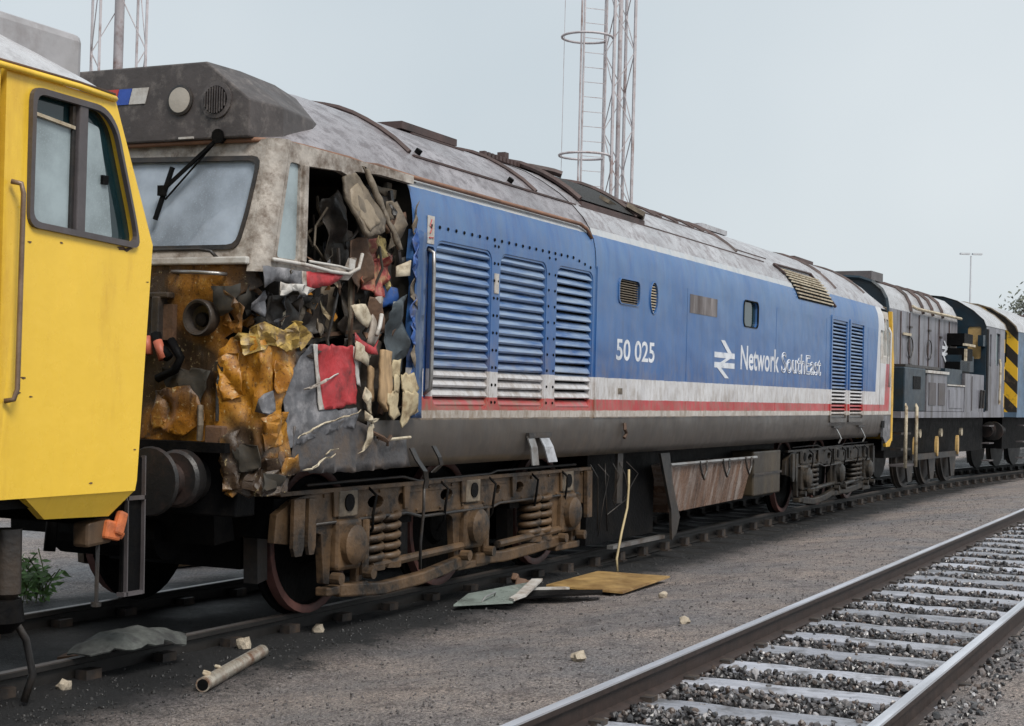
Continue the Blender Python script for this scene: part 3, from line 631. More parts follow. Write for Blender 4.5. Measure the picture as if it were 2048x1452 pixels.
mb = MB(); mb.tube([shq(11.35, .52, .03), shq(13.4, .56, .03)], .02, 5); mb.tube([shq(11.3, .52, .03), shq(11.5, .36, .03)], .02, 5); mb.tube([shq(13.4, .56, .03), shq(13.8, .0, .04)], .025, 5); mb.build('roof_rib', RIB, loco)
# ---- far cab
mb = MB(); mb.box(17.10, 17.16, -1.372, -1.34, 1.58, 2.82); mb.build('door_gap', BLACK, loco)
mb = MB(); mb.poly([(17.16, 2.36), (18.1, 2.36), (17.98, 3.28), (17.16, 3.28)], [rquad([(17.42, 2.48), (17.66, 2.48), (17.63, 3.15), (17.42, 3.15)], .03), rquad([(17.74, 2.48), (18.02, 2.48), (17.92, 3.15), (17.74, 3.15)], .03)], lambda u, v, d: Vector((u, -1.37 + d + max(0, v-2.95)*.2, v)), .05)
mb.build('cab_window_surround', WHITEP, loco)
mb = MB(); mb.poly([(17.2, 2.4), (18.05, 2.4), (17.95, 3.2), (17.2, 3.2)], [], sideplane(-1.315), .01); mb.build('cab_window', PALEGL, loco)
mb = MB(); mb.tube([(17.68, -1.42, 1.95), (17.70, -1.43, 2.3), (17.70, -1.43, 2.9), (17.68, -1.39, 3.0)], .022, 6); mb.build('handrail', WHITEP, loco, smooth=True)
YEL = M('end_yellow_paint', (.68, .40, .035), .45, dirt=(.25, .15, .04), da=.3)
mb = MB(); mb.box(18.13, 18.30, -1.34, 1.34, 1.0, 2.45); mb.build('cab_front', YEL, loco, bevel=.04)
mb = MB(); mb.poly([(18.13, 1.0), (18.24, 1.0), (18.26, 2.45), (18.05, 3.3), (17.97, 3.3), (18.10, 2.45), (18.13, 1.25)], [], lambda u, v, d: Vector((u, -1.378+d, v)), .06); mb.build('cab_front_edge', YEL, loco)
mb = MB(); mb.poly([(17.5, 1.455), (18.13, 1.455), (18.13, 1.05), (17.75, .96), (17.5, 1.08)], [], sideplane(-1.366), .04); mb.build('cab_valance', GREYP, loco)
mb = MB(); mb.poly([(17.72, .95), (18.13, 1.04), (18.25, 1.04), (18.05, .9), (17.75, .9)], [], sideplane(-1.375), .05); mb.build('valance_lip', YEL, loco)
mb = MB(); mb.box(17.35, 17.6, -1.372, -1.36, 1.24, 1.36); mb.build('footstep_hole', BLACK, loco)
mb = MB(); mb.tube([(17.42, -1.0, 3.40), (17.9, -1.29, 3.36), (18.1, -1.25, 3.32)], .014, 6); mb.build('gutter', TAN, loco)
# hooks, brackets and steps on the skirt
def strip(name, pts, w, mat, t=.008, parent=loco, axis=(1, 0, 0)):
    mb = MB(); a = Vector(axis)*w/2; P = [Vector(p) for p in pts]
    V = []
    for p in P: V += [p-a, p+a]
    mb.add(V, [(2*i, 2*i+1, 2*i+3, 2*i+2) for i in range(len(P)-1)]); o = mb.build(name, mat, parent); solid(o, t); return o
strip('bent_bracket', [(.56, -1.38, 1.24), (.60, -1.41, 1.15), (.68, -1.44, 1.06), (.78, -1.40, .98), (.80, -1.38, .92)], .07, DARK, .012)
strip('bent_bracket', [(.90, -1.39, 1.25), (.95, -1.42, 1.16), (1.0, -1.41, 1.10), (.96, -1.36, 1.04)], .06, DARK, .012)
strip('footstep_strap', [(2.74, -1.38, 1.30), (2.76, -1.41, 1.2), (2.78, -1.42, 1.04)], .14, STEEL, .012)
strip('footstep_strap', [(3.02, -1.38, 1.30), (3.06, -1.42, 1.2), (3.14, -1.43, 1.06)], .20, M('bright_strap', (.52, .52, .55), .3, metal=.4, dirt=(.2, .2, .2), da=.3), .012)
mb = MB(); mb.box(2.68, 3.18, -1.40, -1.365, 1.285, 1.33); mb.build('footstep', DARK, loco)
for x in (14.1, 15.75):
    strip('footstep_strap', [(x, -1.37, 1.26), (x+.05, -1.41, 1.17), (x+.14, -1.42, 1.10), (x+.12, -1.39, 1.03)], .06, STEEL, .012)
    mb = MB(); mb.box(x-.25, x+.25, -1.40, -1.36, 1.27, 1.30); mb.build('footstep', DARK, loco)
mb = MB(); mb.tube([(5.05, -1.385, 1.40), (5.02, -1.40, 1.34), (5.08, -1.395, 1.30), (5.03, -1.39, 1.25)], .018, 6); mb.build('rusted_catch', RUST, loco)
# ---- bogies
bog = empty('bogie', (0, 0, 0), parent=loco)
AX = (0, 2.057, 4.115)
def frame_poly():
    top = [(-.92, .60), (-.90, .80), (-.66, .90), (-.30, .945), (.5, .95), (1.7, .94), (3.4, .955), (4.4, .955), (4.72, .90), (4.78, .62), (4.62, .58), (4.42, .62)]
    bot = []
    for i in (2, 1, 0):
        a = AX[i]
        bot += [(a+.30, .62), (a+.27, .24), (a+.19, .22), (a+.18, .60), (a-.18, .60), (a-.19, .24), (a-.27, .26), (a-.32, .62)]
        if i: bot += [(a-.5, .69), (a-1.56, .69)]
    bot += [(-.5, .66), (-.6, .56)]
    return top + bot
holes = [[(x + rx_*math.cos(t), .82 + rz_*math.sin(t)) for t in [2*math.pi*i/12 for i in range(12)]] for x, rx_, rz_ in ((.45, .12, .05), (.85, .05, .05), (1.62, .11, .05), (2.6, .05, .04), (3.05, .10, .05))]
mb = MB(); mb.poly(frame_poly(), holes, sideplane(-1.14), .06); mb.build('side_frame', BOGIE, bog, bevel=.008)
mb = MB(); mb.poly(frame_poly(), [], sideplane(1.08), .06); mb.build('side_frame', BOGIE, bog)
for x in (-.75, 1.03, 3.08, 4.6):
    mb = MB(); mb.box(x-.1, x+.1, -1.08, 1.08, .62, .9); mb.build('cross_beam', BLACK, bog)
mb = MB(); mb.box(-.9, 4.7, -1.17, -1.12, .925, .955); mb.build('frame_flange', BOGIE, bog)
for a in AX:
    mb = MB(); mb.box(a-.17, a+.17, -1.20, -1.02, .34, .72); ab = mb.build('axlebox', BOGIE, bog, bevel=.03)
    mb = MB(); mb.lathe([(0, .15), (.05, .15), (.075, .12), (.085, .05)], (a, -1.20, .53), (0, -1, 0), 20); mb.build('axlebox_cover', BOGIE, ab, smooth=40)
    mb = MB(); mb.box(a-.29, a+.29, -1.19, -1.08, .17, .235); mb.build('keeper_bar', BOGIE, bog, bevel=.012)
    for s in (-1, 1):
        mb = MB(); mb.lathe([(0, .045), (.08, .045)], (a+s*.23, -1.19, .30), (0, -1, 0), 10); mb.build('keeper_bolt', BOGIE, bog)
    mb = MB(); mb.box(a-.13, a+.13, -1.175, -1.14, .735, .93); dp = mb.build('damper_plate', TAN, bog, bevel=.01)
    mb = MB(); mb.lathe([(0, .065), (.012, .065)], (a, -1.174, .84), (0, -1, 0), 14); mb.build('damper_hole', BLACK, dp)
    mb = MB(); mb.tube([(a+.25, -1.17, .70), (a+.25, -1.17, .28)], .035, 8); mb.build('guide_rod', BOGIE, bog)
    for s in (-1, 1):
        pr = [(-.075, .30), (-.075, .575), (-.045, .58), (-.04, .546), (.06, .546), (.065, .50), (.02, .47), (.015, .2), (.05, .16), (.05, .09)]
        mb = MB(); mb.lathe([(h*1., r) for h, r in pr], (a, s*.79, .546), (0, s, 0), 32); w = mb.build('wheel', BLACK, bog, smooth=40)
        mb = MB(); mb.lathe([(-.006, .551), (.067, .549), (.07, .505), (.06, .49), (.0, .49)], (a, s*.79, .546), (0, s, 0), 32); mb.build('tyre', M('tyre_rust', (.14, .06, .05), .55, dirt=(.04, .03, .03), da=.4) if 'tyre_rust' not in bpy.data.materials else bpy.data.materials['tyre_rust'], w, smooth=40)
    mb = MB(); mb.lathe([(0, .08), (1.5, .08)], (a, -.75, .546), (0, 1, 0), 12); mb.build('axle', BLACK, bog)
def coil(x, y, z0, z1, r, wr, turns):
    n = turns*12; return [(x + r*math.cos(2*math.pi*i/12), y + r*math.sin(2*math.pi*i/12), z0 + (z1-z0)*i/n) for i in range(n+1)]
for x in (.45, .70, 3.38, 3.62):
    mb = MB(); mb.tube(coil(x, -1.10, .34, .72, .088, .026, 5), .03, 7); mb.build('coil_spring', BOGIE, bog, smooth=True)
    mb = MB(); mb.lathe([(0, .12), (.04, .12)], (x, -1.10, .30), (0, 0, 1), 14); mb.build('spring_seat', BOGIE, bog)
for x0, x1, zs in ((-.12, 2.0, (.20, .15, .17, .26)), (2.1, 4.05, (.24, .22, .24, .28))):
    mb = MB(); n = 3; P = [(x0 + (x1-x0)*t, z) for t, z in zip((0, .3, .6, 1), zs)]
    mb.poly([(a, z-.05) for a, z in P] + [(a, z+.05) for a, z in reversed(P)], [], sideplane(-1.20), .08); mb.build('equalising_beam', BOGIE, bog, bevel=.015)
    mb = MB(); mb.tube([(x0+.5, -1.15, .33), (x1-.1, -1.15, .37)], .035, 8); mb.build('brake_rod', BOGIE, bog)
for a in AX:
    for s in (-1, 1):
        if a + s*.66 < -.6 or a + s*.66 > 4.7: pass
        mb = MB(); mb.poly([(a+s*.58, .30), (a+s*.70, .28), (a+s*.72, .62), (a+s*.60, .66)], [], sideplane(-.86), .12); mb.build('brake_shoe', DARK, bog)
for x, w in ((-.72, .07), (-.55, .05)):
    mb = MB(); mb.poly([(x-w, .90), (x+w, .90), (x+w, .56), (x+w*.6, .50), (x-w*.6, .50), (x-w, .56)], [], sideplane(-1.21), .03); mb.build('frame_bracket', BOGIE, bog)
mb = MB(); mb.poly([(4.55, .92), (4.68, .92), (4.70, .45), (4.58, .45)], [], sideplane(-1.19), .04); mb.build('frame_bracket', BOGIE, bog)
mb = MB(); mb.box(-.55, 4.6, -.6, .6, .35, 1.1); mb.build('traction_motor', BLACK, bog)
for z, y in ((.985, -1.12), (.70, -1.16)):
    mb = MB(); mb.tube([(-.5, y, z), (.9, y, z+.01), (1.1, y-.03, z-.03), (2.4, y-.03, z-.02), (2.6, y, z), (4.4, y, z)], .014, 6); mb.build('air_pipe', DARK, bog, smooth=True)
for x in (.28, 1.45, 2.35, 3.25, 3.95):
    mb = MB(); mb.tube([(x, -1.13, .97), (x+.04, -1.22, .88), (x-.02, -1.23, .74), (x+.08, -1.17, .62), (x+.05, -1.12, .52)], .012, 6); mb.build('flexible_hose', BLACK, bog, smooth=True)
mb = MB()
for i_ in range(26):
    x = -.5 + i_*.2; mb.lathe([(0, .014), (.012, .014), (.016, .006)], (x, -1.14, .90 if i_ % 2 else .72), (0, -1, 0), 6)
tag(mb.build('bolt_row', BOGIE, bog), kind='stuff')
for x in (-.15, .9, 1.9, 2.9, 4.0):
    mb = MB(); mb.poly([(x-.05, .93), (x+.05, .93), (x+.03, .74), (x-.03, .74)], [], sideplane(-1.165), .02); mb.build('stiffener', BOGIE, bog, bevel=.005)
b2 = copy_tree(bog, loco); b2.location = (13.0, 0, 0)
DARKBOG = M('dark_bogie', (.04, .029, .019), .5, var=.5, scale=7, dirt=(.009, .008, .007), da=.75, ds=4, bmp=.5, bs=16)  # much darker version of the bogie colour
def oily(o):  # swaps brown and tan bogie parts to the darker material
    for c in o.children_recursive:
        if c.type == 'MESH' and c.data.materials and c.data.materials[0] in (BOGIE, TAN): c.material_slots[0].link = 'OBJECT'; c.material_slots[0].material = DARKBOG
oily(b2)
# ---- tanks and boxes between the bogies
TANK = M('wet_rusty_tank', (.15, .085, .055), .25, var=.5, scale=7, streak=True, dirt=(.40, .35, .32), da=.42, ds=5, bmp=.35, spec=.8)
TANKD = M('tank_olive', (.05, .036, .02), .45, var=.4, scale=6, streak=True, dirt=(.02, .016, .012), da=.5)
mb = MB(); mb.poly([(6.9, .90), (10.25, .90), (10.10, .36), (7.25, .33)], [], lambda u, v, d: Vector((u, -1.22 + (.93-v)*.18 + d, v)), .9); mb.build('fuel_tank', TANK, loco, bevel=.02)
mb = MB(); mb.tube([(6.9, -1.23, .905), (10.3, -1.23, .905)], .025, 6); mb.build('tank_lip', STEEL, loco)
for x in (7.9, 8.8, 9.75):
    mb = MB(); mb.tube([(x, -1.25, .92), (x+.05, -1.26, .78), (x+.17, -1.25, .70), (x+.24, -1.26, .80), (x+.26, -1.25, .92)], .014, 6); mb.build('drain_hose', DARK, loco)
mb = MB(); mb.box(10.3, 11.6, -1.2, -.3, .38, .98); mb.build('battery_box', TANKD, loco, bevel=.02)
mb = MB(); mb.box(10.28, 11.62, -1.215, -1.2, .66, .69); mb.build('battery_box_lip', DARK, loco)
mb = MB(); mb.poly([(6.55, 1.05), (6.85, 1.05), (6.98, .7), (7.25, .3), (7.15, .12), (7.0, .05), (6.95, .4), (6.7, .8)], [], sideplane(-1.24), .03); mb.build('tank_bracket', DARK, loco)
mb = MB(); mb.box(5.0, 7.0, -1.0, 1.0, .12, 1.1); mb.build('equipment_case', BLACK, loco)
mb = MB(); mb.box(7.0, 12.3, -.9, 1.0, .3, 1.1); mb.build('equipment_case', BLACK, loco)
mb = MB(); mb.box(5.4, 7.0, -1.15, -1.08, .06, .10); mb.build('guard_rail', STEEL, loco)
mb = MB(); mb.box(5.35, 5.5, -1.2, -1.17, .55, 1.1); mb.build('hanger', DARK, loco)
mb = MB(); mb.tube([(5.60, -1.23, .90), (5.58, -1.24, .7), (5.50, -1.26, .5), (5.30, -1.28, .25), (5.08, -1.32, .0), (5.06, -1.34, -.13)], .013, 6); mb.build('dangling_cable', M('pale_cable', (.42, .33, .18), .6, dirt=(.2, .14, .08), da=.4), loco, smooth=True)
mb = MB(); mb.tube([(.78, -1.38, .92), (.82, -1.36, .75), (.80, -1.35, .5), (.84, -1.33, .28)], .012, 6); mb.build('dangling_cable', DARK, loco, smooth=True)
rnd = random.Random(17)
for k in range(6):
    x = 4.6 + k*.2; mb = MB(); mb.tube([(x, -1.2, .98), (x+rnd.uniform(-.1, .3), -1.24, .85), (x+rnd.uniform(-.1, .3), -1.2, .6), (x+rnd.uniform(-.3, .3), -1.18, rnd.uniform(.2, .5))], .006, 5); mb.build('torn_wire', DARK, loco, smooth=True)

# ---- wrecked near cab
mb = MB(); mb.box(-1.3, .6, 1.22, 1.26, 1.3, 3.3); mb.build('cab_lining', INT, loco)
mb = MB(); mb.box(-1.25, .6, -1.2, 1.2, 3.30, 3.32); mb.build('cab_ceiling', INT, loco)
# headcode box over the windscreen
hp = [(-1.17, 3.345), (-1.17, 3.60), (-.80, 3.875), (.80, 3.875), (1.17, 3.60), (1.17, 3.345)]
def hsec(x, k): return [(x, y*(1 - .0*k), z + (.0 if z < 3.4 else .02*k)) for y, z in hp]
mb = MB(); S = [hsec(-1.40, 0), hsec(-1.0, .5), [(-.45, y*.90, z + .02 if z > 3.4 else z) for y, z in hp], [(.0, y*.74, z+.02 if z > 3.4 else z) for y, z in hp]]
n = len(hp); mb.add([p for q in S for p in q], [(i*n+k, i*n+(k+1) % n, (i+1)*n+(k+1) % n, (i+1)*n+k) for i in range(len(S)-1) for k in range(n)] + [tuple(range(n))])
hb = mb.build('headcode_box', HEAD, loco, bevel=.012)
mb = MB(); mb.lathe([(-.005, .105), (.012, .105), (.016, .092)], (-1.40, -.60, 3.62), (-1, 0, 0), 28); mb.build('marker_rim', DARK, hb)
mb = MB(); mb.lathe([(0, .088), (.02, .086), (.024, .02)], (-1.40, -.60, 3.62), (-1, 0, 0), 28); mb.build('marker_lens', M('blanked_lens', (.40, .36, .31), .5, var=.15), hb, smooth=40)
mb = MB(); mb.lathe([(-.005, .125), (.014, .125), (.018, .098)], (-1.40, -.90, 3.605), (-1, 0, 0), 28); mb.build('horn_rim', HEAD, hb)
mb = MB(); mb.lathe([(0, .095), (.02, .095)], (-1.40, -.90, 3.605), (-1, 0, 0), 28); mb.build('horn_mesh', BLACK, hb)
for k in range(9):
    y = -.90 - .08 + .02*k; h = math.sqrt(max(0, .092**2-(y+.90)**2)); mb = MB(); mb.box(-1.428, -1.42, y-.004, y+.004, 3.605-h, 3.605+h); mb.build('horn_bar', HEAD, hb)
BLUEF = M('flash_blue', (.03, .08, .36), .5); REDF = M('flash_red', (.5, .06, .05), .5)
for y0, y1, mt in ((.10, -.04, REDF), (-.045, -.155, BLUEF), (-.16, -.30, WHITEP)):
    mb = MB(); mb.poly([(y0, 3.615), (y1, 3.615), (y1-.03, 3.725), (y0-.03, 3.725)], [], lambda u, v, d: Vector((-1.407+d, u, v)), .005); mb.build('emblem_bar', mt, hb)
mb = MB(); mb.box(-1.415, -1.395, -.72, -.60, 3.352, 3.366); mb.build('lifting_lug', WHITEP, hb)
# windscreen panel, raked
fp = lambda u, v, d: Vector((xf(v)+d, u, v))
WS = [rquad([(-.06, 2.61), (-1.15, 2.61), (-1.19, 2.85), (-1.22, 3.2), (-.06, 3.23)], .07), rquad([(.06, 2.61), (1.15, 2.61), (1.22, 3.2), (.06, 3.23)], .07)]
mb = MB(); mb.poly([(-1.27, 2.49), (1.27, 2.49), (1.27, 3.34), (-1.27, 3.34)], WS, fp, .05); mb.build('windscreen_panel', CABCOL, loco)
for w in WS:
    cy = sum(p[0] for p in w)/len(w); cz = sum(p[1] for p in w)/len(w)
    mb = MB(); mb.poly([(cy+(a-cy)*1.045, cz+(b-cz)*1.08) for a, b in w], [[(cy+(a-cy)*.985, cz+(b-cz)*.97) for a, b in w]], lambda u, v, d: Vector((xf(v)-.012+d, u, v)), .03); mb.build('windscreen_seal', DARK, loco)
    mb = MB(); mb.poly(w, [], lambda u, v, d: Vector((xf(v)+.02+d, u, v)), .008); mb.build('windscreen', MISTY, loco)
# white rag behind the glass and wiper
sheet_ = crumple([(-.72, 2.60), (-.80, 2.74), (-.95, 2.86), (-1.08, 2.90), (-1.15, 2.82), (-1.14, 2.62), (-1.0, 2.59)], .05, lambda y, z, d: Vector((xf(z)+.04+abs(d)*.5, y, z)), .02, 6, 71, .006)
solid(sheet_.build('white_cloth', M('white_cloth', (.85, .87, .9), .8, var=.1), loco, fix=False), .004)
WIP = (xf(3.36)-.06, -.92, 3.36); WC = (xf(3.0)-.05, -.50, 3.0)
mb = MB(); mb.bar(WIP, WC, .022); mb.bar((WIP[0], WIP[1]+.03, WIP[2]-.03), (WC[0]+.01, WC[1]-.02, WC[2]-.06), .010); mb.bar((xf(3.16)-.035, -.545, 3.165), (xf(2.80)-.035, -.47, 2.80), .025); mb.obox(WC, (.04, .05, .07)); mb.build('windscreen_wiper', BLACK, loco)
mb = MB(); mb.tube([(xf(3.36), -.92, 3.37), (xf(3.36)-.09, -.92, 3.36)], .05, 10); mb.build('wiper_motor', BLACK, loco)
mb = MB(); mb.tube([(-1.54, .6, 2.585), (-1.54, -.90, 2.585), (-1.54, -.99, 2.57), (-1.51, -1.02, 2.53)], .012, 6); mb.build('wash_pipe', DARK, loco, smooth=True)
mb = MB(); mb.box(-1.535, -1.49, -1.27, 1.27, 2.485, 2.535); mb.build('sill_strip', WHITEP, loco, bevel=.01)
# rounded cab corner
secs = []
for z in (2.44, 2.6, 2.8, 3.0, 3.2, 3.345):
    x0 = xf(z); secs.append([(x0 + .12*(1-math.cos(R(t))), -1.25 - .12*math.sin(R(t)), z) for t in (0, 15, 30, 45, 60, 75, 90)])
loft(secs).build('cab_corner_pillar', CABCOL, loco, smooth=True)
# cab side: pillar, header and sill round the windows
win1 = rquad([(-1.33, 2.545), (-1.075, 2.545), (-1.075, 3.20), (-1.20, 3.20)], .03)
mb = MB(); mb.poly([(-1.385, 2.44), (-.42, 2.46), (-.34, 2.52), (-.31, 2.63), (-.345, 2.63), (-.40, 2.545), (-.975, 2.535), (-.985, 3.20), (-.55, 3.225), (-.42, 3.20), (-.36, 3.25), (.0, 3.275), (.5, 3.27), (.5, 3.335), (-1.20, 3.335)], [win1], sideplane(-1.37), .05)
mb.build('cab_side_frame', CABCOL, loco)
mb = MB(); mb.poly(win1, [], sideplane(-1.35), .008); mb.build('quarter_window', PALEGL, loco)
mb = MB(); mb.box(-1.05, -1.0, -1.395, -1.36, 2.54, 3.20); mb.build('window_mullion', CABCOL, loco, bevel=.008)
mb = MB(); mb.tube([(-1.40, -1.39, 2.525), (-1.0, -1.395, 2.52), (-.7, -1.40, 2.50), (-.48, -1.41, 2.50), (-.36, -1.42, 2.55), (-.30, -1.41, 2.66)], .014, 6); mb.build('bent_sill', WHITEP, loco, smooth=True)
mb = MB(); mb.tube([(-.95, -1.38, 2.55), (-.6, -1.40, 2.545), (-.42, -1.41, 2.53)], .010, 6); mb.build('bent_sill', WHITEP, loco, smooth=True)
mb = MB(); mb.obox((-.44, -1.41, 2.57), (.07, .01, .08), (0, .1, 0)); mb.build('torn_scrap', WHITEP, loco)
# interior shapes seen through the empty window
mb = MB(); mb.tube([(-.95, -.7, 2.95), (-.75, -.75, 3.05), (-.55, -.7, 3.0), (-.3, -.6, 2.75), (-.05, -.55, 2.6)], .03, 8); mb.build('cab_pipe', DARK, loco, smooth=True)
mb = MB(); mb.box(-.2, .3, -.9, -.4, 1.36, 2.75); mb.build('cab_locker', INT, loco)
mb = MB(); mb.box(-.95, -.5, -.8, .2, 1.36, 2.2); mb.build('control_desk', INT, loco)
mb = MB(); mb.box(-.75, -.62, -1.0, -.92, 2.3, 2.62); mb.build('cab_instrument', DARK, loco)
side = lambda y0: (lambda u, v, d: Vector((u, y0 - d, v)))
def sheet(name, poly, y0, mat, amp=.02, freq=5, seed=1, step=.05, jag=.012, t=.006, fn=None):
    o = crumple(poly, step, fn or side(y0), amp, freq, seed, jag).build(name, mat, loco, fix=False, smooth=28); solid(o, t); return o
# crushed front
def ffn(y, z, d):
    k = max(0, min(1, (-y-.55)/.75)); r = max(0, -y-1.12)
    return Vector((-1.50 + d*(.35 + .9*k) + r*r*2.2 + .05*k*(1-abs(z-1.8)) + k*(.03*crease(z*2.7+y*2.1) + .02*crease(y*6-z*1.3)), y, z))
sheet('crushed_front', [(1.3, 2.5), (-1.25, 2.5), (-1.29, 2.36), (-1.16, 2.28), (-1.10, 2.16), (-1.14, 2.04), (-1.06, 2.0), (-1.24, 1.95), (-1.30, 1.86), (-1.32, 1.5), (-1.30, 1.3), (-1.22, 1.27), (-.5, 1.29), (1.3, 1.28)], 0, CRASHY, .03, 3.2, 4, .03, .012, .008, ffn)
def cfn(s, z, d):                                   # wraps round the corner; s = 0 on the front, .38 at the corner
    if s < .30: x, y = -1.53 + (s/.3)**3*.03, -1.03 - s
    elif s < .45: t = (s-.30)/.15*math.pi/2; x, y = -1.50 + .08*(1-math.cos(t)), -1.33 - .07*math.sin(t)
    else: x, y = -1.42 + (s-.45), -1.40
    nrm = Vector((-1, 0, 0)) if s < .30 else (Vector((-.7, -.7, 0)) if s < .45 else Vector((0, -1, 0)))
    return Vector((x, y, z)) + nrm*(d + .045*crease(s*3.1 + .5*z) + .03*crease(z*2.3 - s*1.6 + .3) + .02*crease(z*3.7+s*4.4+.6) - .045)
sheet('crumpled_corner', [(.05, 1.92), (.18, 2.02), (.45, 2.03), (.72, 2.02), (.90, 1.95), (.66, 1.76), (.60, 1.55), (.68, 1.36), (.76, 1.12), (.62, .99), (.40, .965), (.12, .97), (.10, 1.3), (.02, 1.36), (.06, 1.6)], 0, CRASHB, .02, 4.2, 9, .026, .02, .006, cfn)
sheet('crumpled_fold', [(.15, 2.0), (.35, 2.10), (.55, 2.06), (.78, 2.13), (.96, 2.03), (.80, 1.93), (.5, 1.95), (.22, 1.90)], 0, M('pale_torn_yellow', (.46, .31, .08), .5, var=.4, scale=12, dirt=(.10, .06, .03), da=.55, ds=11), .03, 7, 12, .022, .03, .005, lambda s, z, d: cfn(s, z, d*1.2+.03*crease(s*9+z*3)+.01))
sheet('crumpled_fold', [(.30, 1.22), (.55, 1.26), (.72, 1.15), (.66, 1.0), (.45, .97), (.28, 1.02)], 0, CRASHY, .035, 6, 15, .022, .025, .005, lambda s, z, d: cfn(s, z, d*1.2+.03*crease(s*8-z*6)+.02))
sheet('crumpled_fold', [(.34, 1.60), (.46, 1.66), (.50, 1.58), (.44, 1.50), (.32, 1.52)], 0, GREYP, .02, 8, 18, .05, .02, .005, lambda s, z, d: cfn(s, z, d+.025))
for i, (p_, mt, lift) in enumerate((([(.10, 1.34), (.22, 1.40), (.26, 1.02), (.14, .99)], CRASHY, .02), ([(.36, 1.48), (.62, 1.52), (.58, 1.30), (.40, 1.26)], CRASHB, .03), ([(.06, 1.86), (.20, 1.90), (.24, 1.62), (.10, 1.58)], CRASHB, .015), ([(.48, 1.86), (.64, 1.82), (.62, 1.66), (.50, 1.64)], CRASHB, .025), ([(.50, 1.20), (.72, 1.24), (.76, 1.12), (.56, 1.08)], CRASHB, .03), ([(.20, 1.28), (.34, 1.30), (.38, 1.16), (.24, 1.12)], INT, .035), ([(.40, 1.12), (.54, 1.10), (.50, 1.0), (.38, 1.0)], INT, .045))):
    sheet('folded_skin', p_, 0, mt, .02, 5, 160+i, .024, .018, .006, lambda s, z, d, lift=lift: cfn(s, z, d*.9+lift+.02*crease(s*7+z*5)))
sheet('torn_flap', [(-1.13, 2.30), (-1.0, 2.36), (-1.18, 2.12), (-1.06, 2.10), (-1.24, 2.02), (-1.28, 2.2)], 0, CRASHY, .04, 8, 21, .04, .015, .005, lambda y, z, d: Vector((-1.53+d, y, z)))
# lower side panel: grey, a white edged red flash, grey again, then the dark skirt
sheet('scraped_grey_panel', [(-1.24, 1.72), (-.92, 1.985), (-.86, 1.985), (-.74, 1.53), (-.27, 1.55), (-.24, 1.50), (-.30, 1.40), (-.6, 1.38), (-1.0, 1.30), (-1.16, 1.28), (-1.22, 1.5)], -1.385, GREYP, .022, 3.2, 3, .03)
sheet('red_flash_panel', [(-.865, 1.985), (-.36, 1.99), (-.30, 1.78), (-.285, 1.57), (-.735, 1.535), (-.80, 1.75)], -1.395, REDP, .022, 3.2, 3, .03)
sheet('white_flash_edge', [(-.91, 1.985), (-.865, 1.985), (-.80, 1.75), (-.735, 1.535), (-.79, 1.53), (-.855, 1.76)], -1.399, WHITEP, .022, 3.2, 3, .03, .006)
sheet('white_flash_edge', [(-.37, 1.99), (-.31, 1.975), (-.265, 1.78), (-.25, 1.70), (-.295, 1.72), (-.325, 1.86)], -1.399, WHITEP, .022, 3.2, 3, .03, .01)
sheet('bent_skirt', [(-1.09, 1.42), (-.25, 1.46), (-.02, 1.38), (.05, 1.30), (.5, 1.33), (.53, 1.10), (-.4, 1.085), (-1.0, 1.11), (-1.1, 1.2)], -1.372, M('dark_skirt_paint', (.07, .066, .068), .5, var=.3, dirt=(.12, .09, .07), da=.45, ds=6, bmp=.3), .018, 3, 8, .07, .01)
def gash(P, w, mat, seed):
    rnd_ = random.Random(seed); up_, dn_ = [], []
    for k, (x, z) in enumerate(P):
        t = k/(len(P)-1); h = w*(.25 + .75*math.sin(math.pi*min(1, t*1.1+.05)))*rnd_.uniform(.6, 1.3); up_.append((x, z+h)); dn_.append((x+.01, z-h*.6))
    sheet('torn_gash', up_ + dn_[::-1], -1.415, mat, .02, 9, seed, .02, .006, .004)
gash([(-1.10, 1.34), (-.95, 1.385), (-.8, 1.43), (-.66, 1.45), (-.5, 1.485), (-.38, 1.50), (-.27, 1.535)], .010, CREAM, 201)
gash([(-1.02, 1.67), (-.9, 1.69), (-.78, 1.74), (-.7, 1.75), (-.58, 1.79)], .014, WHITEP, 202)
gash([(-1.0, 1.12), (-.9, 1.125), (-.84, 1.15), (-.75, 1.20), (-.66, 1.20), (-.60, 1.225)], .010, CREAM, 203)
gash([(-.72, 1.22), (-.66, 1.25), (-.58, 1.26)], .012, CREAM, 204)
# flash under the cab window
sheet('grey_flash_strip', [(-1.50, 2.475), (-1.06, 2.475), (-1.04, 2.36), (-1.2, 2.385), (-1.36, 2.385), (-1.48, 2.33)], -1.385, GREYP, .012, 5, 6, .05, .006)
sheet('red_flash_strip', [(-1.01, 2.475), (-.50, 2.495), (-.68, 2.41), (-.88, 2.37), (-1.0, 2.375)], -1.388, REDP, .012, 5, 6, .05, .006)
sheet('white_flash_strip', [(-1.065, 2.475), (-1.005, 2.475), (-.995, 2.375), (-1.045, 2.36)], -1.39, WHITEP, .006, 5, 6, .05, .003)
sheet('peeled_lip', [(-1.36, 2.38), (-1.1, 2.38), (-.92, 2.365), (-1.05, 2.31), (-1.2, 2.33), (-1.35, 2.29)], -1.42, WHITEP, .03, 9, 7, .04, .01)
